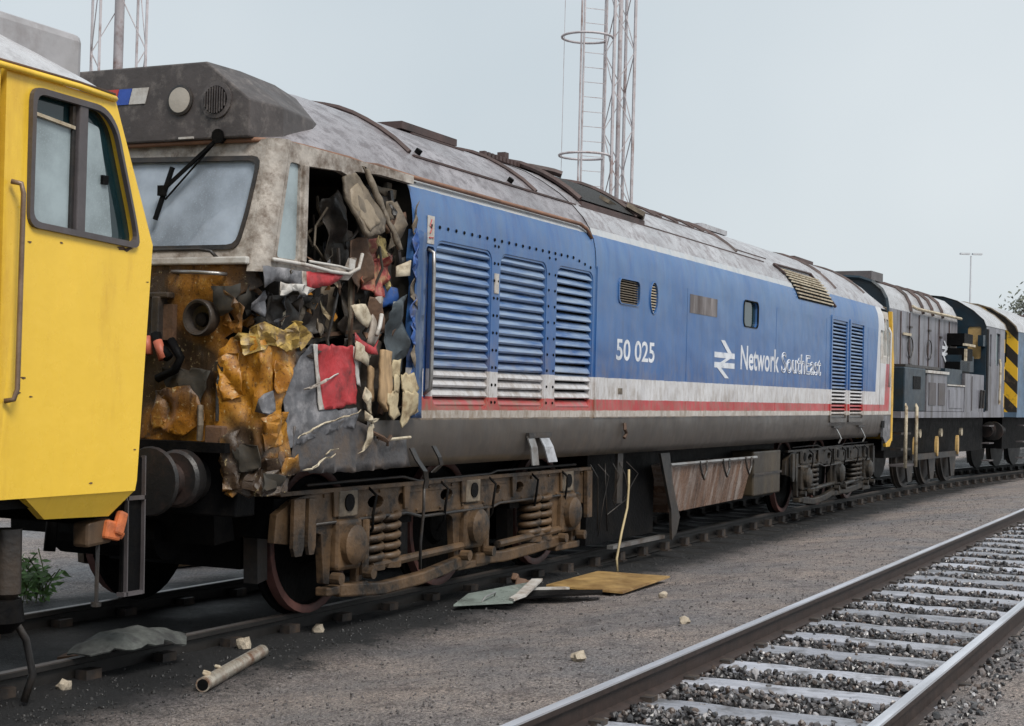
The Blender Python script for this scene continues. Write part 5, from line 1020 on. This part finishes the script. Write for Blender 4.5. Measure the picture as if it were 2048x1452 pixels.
def shunter(loc, rz, label, body, main):
    t = tag(empty('shunting_locomotive', loc, rz), label, 'shunter')
    def B(name, mat, *bx, par=None, **k):
        mb = MB(); mb.box(*bx); return mb.build(name, mat, par or t, **k)
    B('sole_frame', main, -.2, 8.9, -1.27, 1.27, 1.40, 1.52)
    B('main_frame', BLACK, .2, 8.6, -.85, .85, .62, 1.40)
    # hood
    hs = [(-.82, 1.52), (-.82, 3.50), (-.79, 3.66), (-.70, 3.83), (-.52, 3.98), (-.28, 4.06), (0, 4.08)]; hs = hs + [(-y, z) for y, z in reversed(hs[:-1])]
    mb = MB(); loft([[(x, y, z) for y, z in hs[1:-1]] for x in (.35, 3, 6.0)], mb=mb); mb.build('hood_top', SHROOF, t, smooth=50)
    mb = MB(); mb.box(.35, 6.0, -.82, -.78, 1.52, 3.50); mb.build('hood_side', body, t)
    mb = MB(); mb.box(.35, 6.0, .78, .82, 1.52, 3.50); mb.build('hood_side', body, t)
    mb = MB(); mb.add([(.35, y, z) for y, z in hs], [tuple(range(len(hs)))]); mb.build('hood_end', NAVY, t)
    mb = MB(); mb.tube([(.30, y*1.01, z+.01) for y, z in hs], .045, 6); mb.build('hood_rim', NAVY, t)
    for x in (2.0, 2.95, 3.75, 4.6):
        mb = MB(); mb.tube([(x, y*1.01, z+.015) for y, z in hs[1:-1]], .045, 6); mb.build('hood_rib', RIB, t)
    mb = MB(); mb.tube([(.6, -.2, 4.09), (5.8, -.2, 4.09)], .025, 5); mb.build('hood_seam', RIB, t)
    mb = MB(); mb.tube([(2.0, -.86, 3.62), (2.2, -.90, 3.58), (6.0, -.90, 3.58)], .032, 6); mb.build('hood_handrail', CREAM, t)
    B('exhaust_box', GREYF, .5, 1.3, -.45, .45, 4.05, 4.22)
    for s in (-1,):
        for x in (1.3, 1.95, 2.70, 3.45, 4.35, 5.25): B('door_seam', RIB, x-.025, x+.025, s*.835, s*.82, 2.35, 3.48)
        for x in (1.95, 3.45):
            mb = MB(); mb.tube([(x + .20*math.cos(a), -.85, 2.80 + .20*math.sin(a)) for a in [2*math.pi*i/16 for i in range(17)]], .012, 5); mb.build('grab_ring', DARK, t)
        for x, z in ((1.95, 3.2), (3.45, 3.2), (1.95, 2.45), (3.45, 2.42), (4.4, 3.1)): B('door_latch', DARK, x-.05, x+.12, -.86, -.83, z-.02, z+.02)
        B('white_grab', CREAM, 1.4, 1.95, -.87, -.84, 3.02, 3.07)
        for z in (3.1, 2.78): B('gear_frame', BLACK, 5.05, 5.85, -1.2, -.83, z-.14, z+.12)
        B('gear_pipe', CREAM, 5.0, 5.95, -1.24, -1.18, 2.95, 3.0)
        B('gear_pipe', CREAM, 5.05, 5.12, -1.25, -1.2, 2.62, 2.88)
        B('air_tank', BLACK, 4.9, 5.8, -1.15, -.83, 2.36, 2.6)
    # double arrow on the hood door
    mb = MB(); x0, z0 = 4.62, 2.62
    for z in (.10, .24): mb.box(x0, x0+.5, -.838, -.830, z0+z, z0+z+.07)
    for p in ([(.08, .42), (.2, .42), (.45, .28), (.33, .28)], [(.33, .26), (.45, .26), (.2, .16), (.08, .16)], [(.05, .10), (.17, .10), (.42, -.06), (.30, -.06)]): mb.poly([(x0+u, z0+v) for u, v in p], [], sideplane(-.84), .006)
    mb.build('double_arrow', WT, t)
    # lockers along the footplate
    B('locker', NAVY, .0, 1.55, -1.27, -.82, 1.52, 2.36, bevel=.02); B('locker_lid', DARK, .3, 3.0, -1.2, -.82, 2.37, 2.42)
    B('locker_vent', BLACK, .6, 1.15, -1.28, -1.26, 1.95, 2.2)
    lk = B('locker', main, 1.66, 3.3, -1.27, -.82, 1.52, 2.28, bevel=.015)
    for x in (1.8, 2.55): B('locker_door', GREYF, x, x+.55, -1.283, -1.268, 1.65, 2.1, par=lk)
    B('locker_lid', WHITEP, 1.62, 3.35, -1.30, -.82, 2.285, 2.34)
    lk = B('locker', main, 3.36, 4.85, -1.26, -.82, 1.52, 2.05, bevel=.015); B('locker_door', main, 3.5, 4.7, -1.275, -1.258, 1.6, 1.98, par=lk)
    B('locker_lid', WHITEP, 3.34, 4.87, -1.28, -.82, 2.06, 2.09)
    B('locker', NAVY, 3.4, 4.9, -1.2, -.82, 2.10, 2.42); B('locker', NAVY, 4.95, 6.2, -1.15, -.82, 2.4, 2.75)
    lk = B('locker', main, 4.95, 6.8, -1.25, -.82, 1.52, 2.35); B('locker_door', GREYF, 5.6, 5.64, -1.262, -1.25, 1.55, 2.3, par=lk)
    mb = MB(); mb.tube([(6.35, -1.28, 1.6), (6.35, -1.30, 2.0), (6.6, -1.30, 2.0), (6.6, -1.28, 1.6)], .03, 6); mb.build('grab_loop', DARK, t)
    # cab
    cs = [(-1.27, 1.52), (-1.27, 3.45), (-1.22, 3.58), (-.98, 3.80), (-.62, 4.02), (-.3, 4.12), (0, 4.15)]; cs = cs + [(-y, z) for y, z in reversed(cs[:-1])]
    mb = MB(); mb.poly(cs, [rrect(-1.16, -.86, 2.72, 3.45, .05), rrect(.86, 1.16, 2.72, 3.45, .05)], lambda u, v, d: Vector((6.85+d, u, v)), .05); mb.build('cab_front', NAVY, t)
    for a in (-1.16, .86):
        mb = MB(); mb.box(6.87, 6.88, a, a+.3, 2.72, 3.45); mb.build('cab_window', M('amber_glass', (.42, .28, .12), .25, var=.4, scale=2, bmp=0) if 'amber_glass' not in bpy.data.materials else bpy.data.materials['amber_glass'], t)
    mb = MB(); mb.poly(cs, [rrect(-1.0, -.2, 2.7, 3.5, .06), rrect(.2, 1.0, 2.7, 3.5, .06)], lambda u, v, d: Vector((8.85+d, u, v)), .05); mb.build('cab_back', WASP, t)
    mb = MB(); mb.box(8.86, 8.87, -1.05, 1.05, 2.65, 3.55); mb.build('cab_window', DARKGL, t)
    mb = MB(); loft([[(x, y*1.01, z+.02) for y, z in cs[1:-1]] for x in (6.78, 8.98)], mb=mb); mb.build('cab_roof', SHROOF, t, smooth=50)
    mb = MB(); mb.tube([(8.98, y*1.01, z+.02) for y, z in cs[1:-1]], .02, 5); mb.build('roof_edge', TAN, t)
    for s in (-1, 1):
        mb = MB(); mb.poly([(6.9, 1.52), (8.85, 1.52), (8.85, 3.47), (6.9, 3.47)], [rrect(7.25, 7.42, 2.55, 3.3, .03), rrect(7.9, 8.35, 2.6, 3.35, .05)], lambda u, v, d: Vector((u, s*(1.27-d), v)), .04); mb.build('cab_side', main, t)
        B('cab_window', DARKGL, 7.2, 8.4, min(s*1.235, s*1.225), max(s*1.235, s*1.225), 2.5, 3.4)
        B('door_seam', BLACK, 6.9, 7.1, min(s*1.285, s*1.272), max(s*1.285, s*1.272), 1.55, 3.4) if s < 0 else None
        mb = MB(); mb.tube([(8.1, s*1.33, 1.7), (8.1, s*1.34, 2.6), (8.1, s*1.32, 2.75)], .03, 6); mb.build('cab_handrail', CREAM, t)
        B('lamp_bracket', NAVY, 6.6, 6.84, s*1.2-.06, s*1.2+.06, 3.0, 3.25)
    # wheels, rods and gear
    for x in (1.75, 3.5, 5.3):
        for s in (-1, 1):
            mb = MB(); mb.lathe([(0, .25), (0, .67), (.05, .68), (.06, .66), (.13, .65), (.13, .58), (.08, .55), (.09, .2), (.13, .15)], (x+.0, s*.70, .66), (0, s, 0), 28); w = mb.build('wheel', DARK, t, smooth=40)
            mb = MB(); mb.lathe([(0, .2), (.06, .2)], (0, 0, 0), (0, s, 0), 16)
            for v in mb.v: v.x = v.x*.32; v.z = v.z*1.05; v += Vector((x, s*1.0, .80))
            mb.build('crank_web', M('crank_ochre', (.55, .36, .14), .5, dirt=(.3, .2, .1), da=.3) if 'crank_ochre' not in bpy.data.materials else bpy.data.materials['crank_ochre'], w)
            mb = MB(); mb.lathe([(0, .09), (.05, .09)], (x+.35, s*1.0, 1.08), (0, s, 0), 10); mb.build('spring_hanger', CREAM, t)
            mb = MB(); mb.poly([(x-.30, .55), (x+.30, .55), (x+.15, .12), (x-.12, .12)], [], lambda u, v, d: Vector((u, s*(.9+d), v)), .04); mb.build('sand_guard', DARK, t)
    for s in (-1, 1):
        B('coupling_rod', DARK, 1.6, 5.45, min(s*.98, s*1.03), max(s*.98, s*1.03), .55, .67)
        for x in (.08, .84):
            mb = MB(); mb.tube([(x, s*1.29, .46), (x, s*1.29, 1.60), (x+.02, s*1.25, 1.66)], .035, 8); mb.build('step_handrail', CREAM, t, smooth=True)
        for z in (.5, .8, 1.1): B('step_tread', GREYF, .0, .9, min(s*1.0, s*1.27), max(s*1.0, s*1.27), z-.02, z+.02) if z < .6 else B('step_tread', DARK, .1, .8, min(s*1.0, s*1.2), max(s*1.0, s*1.2), z-.02, z+.02)
        for z in (.4, .8, 1.2): B('step_tread', GREYF, 7.6, 8.1, min(s*1.05, s*1.22), max(s*1.05, s*1.22), z-.015, z+.015)
    for x, sg in ((-.2, -1), (8.9, 1)):
        for y in (-.87, .87): buffer(t, x, y, sg, BUFM)
    mb = MB(); mb.tube([(-.25, -1.0, 2.3), (-.4, -1.0, 2.35), (-.45, -1.0, 2.1), (-.4, -1.0, 1.7), (-.35, -.95, 1.3)], .04, 8); mb.build('brake_hose', CREAM, t, smooth=True)
    mb = MB(); mb.box(-.42, -.2, -1.12, -.80, 2.20, 2.42); mb.build('end_lamp', YEL, t, bevel=.03)
    return t
s1 = shunter((19.75, -.02, 0), R(-3.6), 'grey shunting locomotive with dark blue cab front coupled behind the blue locomotive', GREYS, GREYS)
ang = R(-7.5); L2 = 9.2
s2 = shunter((29.3 + 9.2*math.cos(ang), -.72 + 9.2*math.sin(ang), 0), math.pi + ang, 'shunting locomotive with yellow and black striped end at the right edge', SHBLUE, SHBLUE)

# ================================================================== TOWERS, MAST, TREE
PALEM = M('faded_tower_steel', (.43, .40, .415), .6, var=.2, bmp=.1, dirt=(.2, .11, .09), da=.3)
def tower(loc, w, h, rot, label, ladder, tube_r):
    t = tag(empty('lattice_tower', loc, rot), label, 'tower')
    legs = [(-w/2, -w/2), (w/2, -w/2), (w/2, w/2), (-w/2, w/2)]
    for a, b in legs:
        mb = MB(); mb.bar((a, b, 0), (a, b, h), .04 if not ladder else .05); mb.build('leg', PALEM, t)
    st = 1.5 if not ladder else .8; n = int(h/st)
    for k in range(n):
        for i in range(4):
            p, q = legs[i], legs[(i+1) % 4]; z0, z1 = k*st, (k+1)*st
            if (k+i) % 2: p, q = q, p
            mb = MB(); mb.bar((p[0], p[1], z0), (q[0], q[1], z1), .016); mb.build('brace', PALEM, t)
    if tube_r:
        mb = MB(); mb.tube([(0, 0, 0), (0, 0, h)], tube_r, 12); mb.build('mast_pole', PALEM, t, smooth=True)
    if ladder:
        lx0, lx1 = -w/2-1.08, -w/2-.14
        for x in (lx0+.28, lx0+.45, lx1):
            mb = MB(); mb.tube([(x, -.15 if x != lx0+.28 else -.42, 0), (x, -.15 if x != lx0+.28 else -.42, h)], .022, 6); mb.build('ladder_stile', PALEM, t)
        for k in range(int(h/.3)):
            mb = MB(); mb.bar((lx0+.45, -.15, .3*k), (lx1, -.15, .3*k), .012); mb.build('rung', PALEM, t)
        cxh = (lx0+lx1)/2 + .05
        for z in ladder:
            mb = MB(); mb.tube([(cxh + .52*math.cos(a), -.15 + .5*math.sin(a), z) for a in [R(20+ 320*i/20) for i in range(21)]], .025, 6); mb.build('cage_hoop', PALEM, t)
        mb = MB(); mb.tube([(cxh-.5, -.15, 0), (cxh-.5, -.15, h)], .006, 4); mb.build('wire', PALEM, t)
    B_ = MB(); B_.box(-w*.8, w*.8, -w*.8, w*.8, -.3, .12); B_.build('footing', M('concrete_footing', (.35, .34, .33), .8) if 'concrete_footing' not in bpy.data.materials else bpy.data.materials['concrete_footing'], t)
    return t
camp = Vector((-10.0127, -7.252, 1.6883))
def far(ray, D): p = camp + Vector(ray)*D; return (p.x, p.y, -.1)
tower(far((.9285, .3712, 0), 32), .46, 17, yaw-R(90)+R(20), 'lattice lighting tower with caged ladder behind the middle of the train', (6.6, 9.0, 11.4), .045)
tower(far((.7893, .66, 0), 27), .78, 20, yaw-R(90)+R(25), 'lattice lighting tower with thick centre pole behind the yellow locomotive', None, .085)
lp = far((1.0267, .166, 0), 85); lm = tag(empty('lamp_mast', lp), 'slender lamp mast with a flat double head far right', 'lamp')
mb = MB(); LMAST = M('pale_mast', (.5, .52, .55), .6, var=.1, bmp=0); mb.tube([(0, 0, 0), (0, 0, 9.85)], [.075, .04], 8); mb.build('mast', LMAST, lm)
for s in (-1, 1):
    mb = MB(); mb.obox((s*.33*math.sin(yaw), -s*.33*math.cos(yaw), 9.95), (.25, .52, .09), (0, 0, yaw)); mb.build('lamp_head', LMAST, lm)
def tree(loc, h, label):
    t = tag(empty('tree', loc), label, 'tree'); rnd = random.Random(21); BARK = M('bark', (.10, .085, .075), .9); br = MB(); tips = []
    def grow(p, d, L, r, k):
        q = p + d*L; br.tube([p, p.lerp(q, .5) + Vector((rnd.uniform(-.1, .1), rnd.uniform(-.1, .1), 0))*L*.3, q], [r, r*.85, r*.65], 5)
        if k >= 2: tips.append((q, k)); tips.append((p.lerp(q, .5), k))
        if k < 5:
            for _ in range(3 if k < 4 else 2):
                nd = (d + Vector((rnd.gauss(0, .55), rnd.gauss(0, .55), rnd.gauss(.15, .3)))).normalized(); grow(q, nd, L*rnd.uniform(.6, .8), r*.6, k+1)
    grow(Vector((0, 0, 0)), Vector((0, 0, 1)), h*.28, h*.022, 0); br.build('trunk', BARK, t)
    lf = MB()
    for p, k in tips:
        for _ in range(7):
            c = p + Vector((rnd.gauss(0, .32), rnd.gauss(0, .32), rnd.gauss(0, .28))); s = rnd.uniform(.06, .13); a = Vector((rnd.gauss(0, 1), rnd.gauss(0, 1), rnd.gauss(0, 1))).normalized(); b = a.orthogonal().normalized()
            lf.add([c-a*s, c+b*s*.5, c+a*s, c-b*s*.5], [(0, 1, 2, 3)])
    tag(lf.build('crown', M('grey_green_leaves', (.12, .13, .10), .7, var=.4, scale=1, bmp=0), t, fix=False), kind='stuff')
    return t
tp = camp + Vector((1.0505, .139, 0))*62; tree((tp.x+3, tp.y-1.5, -.1), 8.6, 'thin leafed tree rising behind the train at the right edge')

# ================================================================== THINGS LYING ABOUT
def gz(x, y, e=0): return G(x, y) + e
b = MB(); b.poly([(3.22, -1.36), (4.55, -1.33), (4.58, -2.08), (3.24, -2.11)], [], lambda u, v, d: Vector((u, v, max(gz(3.9, -1.7), gz(u, v)) + .02 + (.02 if u > 4 else 0) + d)), .018)
BOARD = M('wet_plywood', (.40, .255, .10), .35, var=.3, scale=3, dirt=(.20, .11, .04), da=.5, ds=4, bmp=.1, spec=.6, world=True)
for v in b.v: v -= Vector((3.9, -1.7, 0))
tag(b.build('plywood_board', BOARD, loc=(3.9, -1.7, 0)), 'large wet yellow brown board lying flat on the cinders', 'board')
dp = tag(empty('door_panel', (2.0, -1.5, gz(2, -1.5))), 'pale green metal panel with white edge lying by the track', 'panel')
GRN = M('pale_green_panel', (.25, .29, .265), .3, var=.25, dirt=(.10, .11, .10), da=.45)
def dpf(u, v, d): return Vector((u, v, .03 + (u+.6)*.06 + d))
mb = MB(); mb.poly([(-.55, .18), (-.05, .30), (.72, .05), (.60, -.02), (-.22, -.20)], [], dpf, .015); mb.build('sheet', GRN, dp)
mb = MB(); mb.poly([(-.22, -.21), (.0, -.22), (.78, -.02), (.72, .06), (-.02, -.13), (-.18, -.15)], [], lambda u, v, d: dpf(u, v, d)+Vector((0, 0, .018)), .02); mb.build('white_edge', WHITEP, dp)
mb = MB(); mb.tube([(-.35, .02, .06), (-.33, .0, .10), (-.10, .02, .115), (-.08, .04, .07)], .008, 5); mb.build('handle', STEEL, dp)
bp = tag(MB().poly([(-.45, .2), (.1, .22), (.55, -.22), (.35, -.30), (-.1, -.06)], [], lambda u, v, d: Vector((u, v, .05 + .10*max(0, .2-abs(u)) + d)), .02).build('bent_plate', BLACK, loc=(2.55, -1.75, gz(2.5, -1.75))), 'black bent plate beside the green panel', 'plate')
wb_ = MB(); wb_.bar((-.4, .1, .09), (.25, -.12, .05), .05, .02); tag(wb_.build('white_batten', WHITEP, loc=(2.75, -1.55, gz(2.7, -1.5))), 'short white batten leaning on the black bent plate', 'batten')
sc = MB(); sc.obox((0, 0, .06), (.16, .10, .12), (.2, .4, .5)); sc.obox((.12, -.03, .05), (.12, .08, .1), (.5, .1, .2)); sc.obox((.02, .06, .13), (.08, .06, .07), (.1, .6, .2)); tag(sc.build('rusty_scrap', RUST, loc=(2.78, -1.30, gz(2.75, -1.3)), bevel=.012), 'red brown rusty scrap behind the green panel', 'scrap')
tb = MB(); a, c = Vector((-2.40, -1.66, gz(-2.4, -1.66)+.045)), Vector((-1.28, -1.31, gz(-1.28, -1.31)+.045))
o = (a+c)/2; d = (c-a); TUBE = M('muddy_metal_tube', (.46, .41, .34), .3, var=.25, scale=8, metal=.4, dirt=(.18, .08, .04), da=.45, ds=7)
tube_ = tag(empty('metal_tube', (o.x, o.y, o.z-.045)), 'muddy metal tube lying on the cinders in the foreground', 'tube')
for nm, prof, mt in (('tube_wall', [(0, .036), (0, .044), (d.length, .044), (d.length, .036)], TUBE), ('tube_bore', [(-.002, .034), (d.length+.002, .034)], BLACK)):
    mb = MB(); mb.lathe(prof, a-o+Vector((0, 0, .045)), d, 20); mb.build(nm, mt, tube_, smooth=40)
mb = MB(); mb.obox(a-o+d*.1+Vector((0, .02, .09)), (.09, .05, .03), (.3, .2, .6)); mb.obox(a-o+d*.28+Vector((0, .02, .088)), (.05, .04, .02), (.1, .5, .2)); tag(mb.build('mud_lump', CREAM, tube_, bevel=.008), kind='stuff')
STL = M('pale_stone', (.42, .36, .28), .8, var=.3, scale=12, dirt=(.2, .15, .1), da=.4, ds=10)
def stone(x, y, r, seed, label):
    me = rock_mesh(seed, STL, 2); o = bpy.data.objects.new('stone', me); COL.objects.link(o); o.location = (x, y, gz(x, y, r*.35)); o.scale = (r, r, r); tag(o, label, 'stone')
stone(-1.02, -.98, .085, 31, 'pale stone by the rail just behind the metal tube')
stone(2.95, -2.6, .06, 32, 'brown stone on the cinders in front of the wet board')
stone(-.88, -3.42, .06, 33, 'cream stone close to the near rail of the empty track')
stone(1.06, -3.45, .05, 34, 'small pale stone by the far stretch of the empty rail')
stone(-2.78, -.95, .05, 35, 'small orange brown stone beside the rail at far left')
stone(-.10, -1.0, .05, 36, 'small tan stone below the first wheel of the blue locomotive')
sl = MB(); sl = crumple([(-.45, .10), (-.1, .25), (.35, .15), (.5, -.05), (.3, -.22), (-.2, -.2), (-.45, -.08)], .06, lambda u, v, d: Vector((u, v, .12*max(0, 1-(u*u/.28+v*v/.07)) + .02 + d)), .02, 4, 44)
tag(solid(sl.build('grey_sack', M('grey_canvas', (.075, .08, .074), .8, var=.4, scale=9, dirt=(.03, .03, .03), da=.5, ds=6), loc=(-2.1, -.86, gz(-2.1, -.9)+.12)), .01), 'crumpled grey green sack lying over the rail at left', 'sack')
pb = MB(); pb.poly([(-.5, .0), (-.2, .12), (.4, .10), (.55, 0), (.3, -.1), (-.3, -.1)], [], lambda u, v, d: Vector((u, v, .02+d)), .03); tag(pb.build('rusty_plate', RUST, loc=(-1.75, -.42, gz(-1.75, -.42)+.01)), 'rusty brown plate between the rails behind the grey sack', 'plate')
pk = MB(); pk.box(-.85, .85, -.20, .20, 0, .05); tag(pk.build('timber_plank', WOOD, loc=(3.1, 2.5, gz(3, 2.5)+.02)).__class__ and bpy.data.objects['timber_plank'], 'brown timber plank on the far side of the train', 'plank'); bpy.data.objects['timber_plank'].rotation_euler = (0, 0, R(-8))
def weed(x, y, n, h, seed, label):
    rnd = random.Random(seed); t = tag(empty('weed_clump', (x, y, gz(x, y))), label, 'weeds'); st = MB(); lf = MB()
    for i in range(n):
        a = rnd.uniform(0, 6.28); L = h*rnd.uniform(.5, 1); P = [Vector((math.cos(a)*.25*s*s*L*2 + rnd.uniform(-.02, .02) + .1*math.cos(i*2.4), math.sin(a)*.25*s*s*L*2 + .15*math.sin(i*2.4), L*s)) for s in (0, .35, .7, 1)]
        st.tube(P, .006, 4)
        for k in range(16):
            s = rnd.uniform(.15, 1); p = P[0].lerp(P[3], s); d = Vector((rnd.gauss(0, 1), rnd.gauss(0, 1), rnd.gauss(.2, .5))).normalized(); e = d.orthogonal().normalized(); w = rnd.uniform(.03, .07)
            lf.add([p, p+d*w+e*w*.35, p+d*w*2, p+d*w-e*w*.35], [(0, 1, 2, 3)])
    st.build('stems', M('weed_stem', (.10, .13, .04), .7), t, fix=False); lf.build('leaves', M('weed_leaf', (.10, .20, .045), .6, var=.4, scale=9, bmp=0), t, fix=False)
weed(-.15, 1.75, 20, .42, 3, 'green weeds seen under the yellow locomotive beyond the rails')
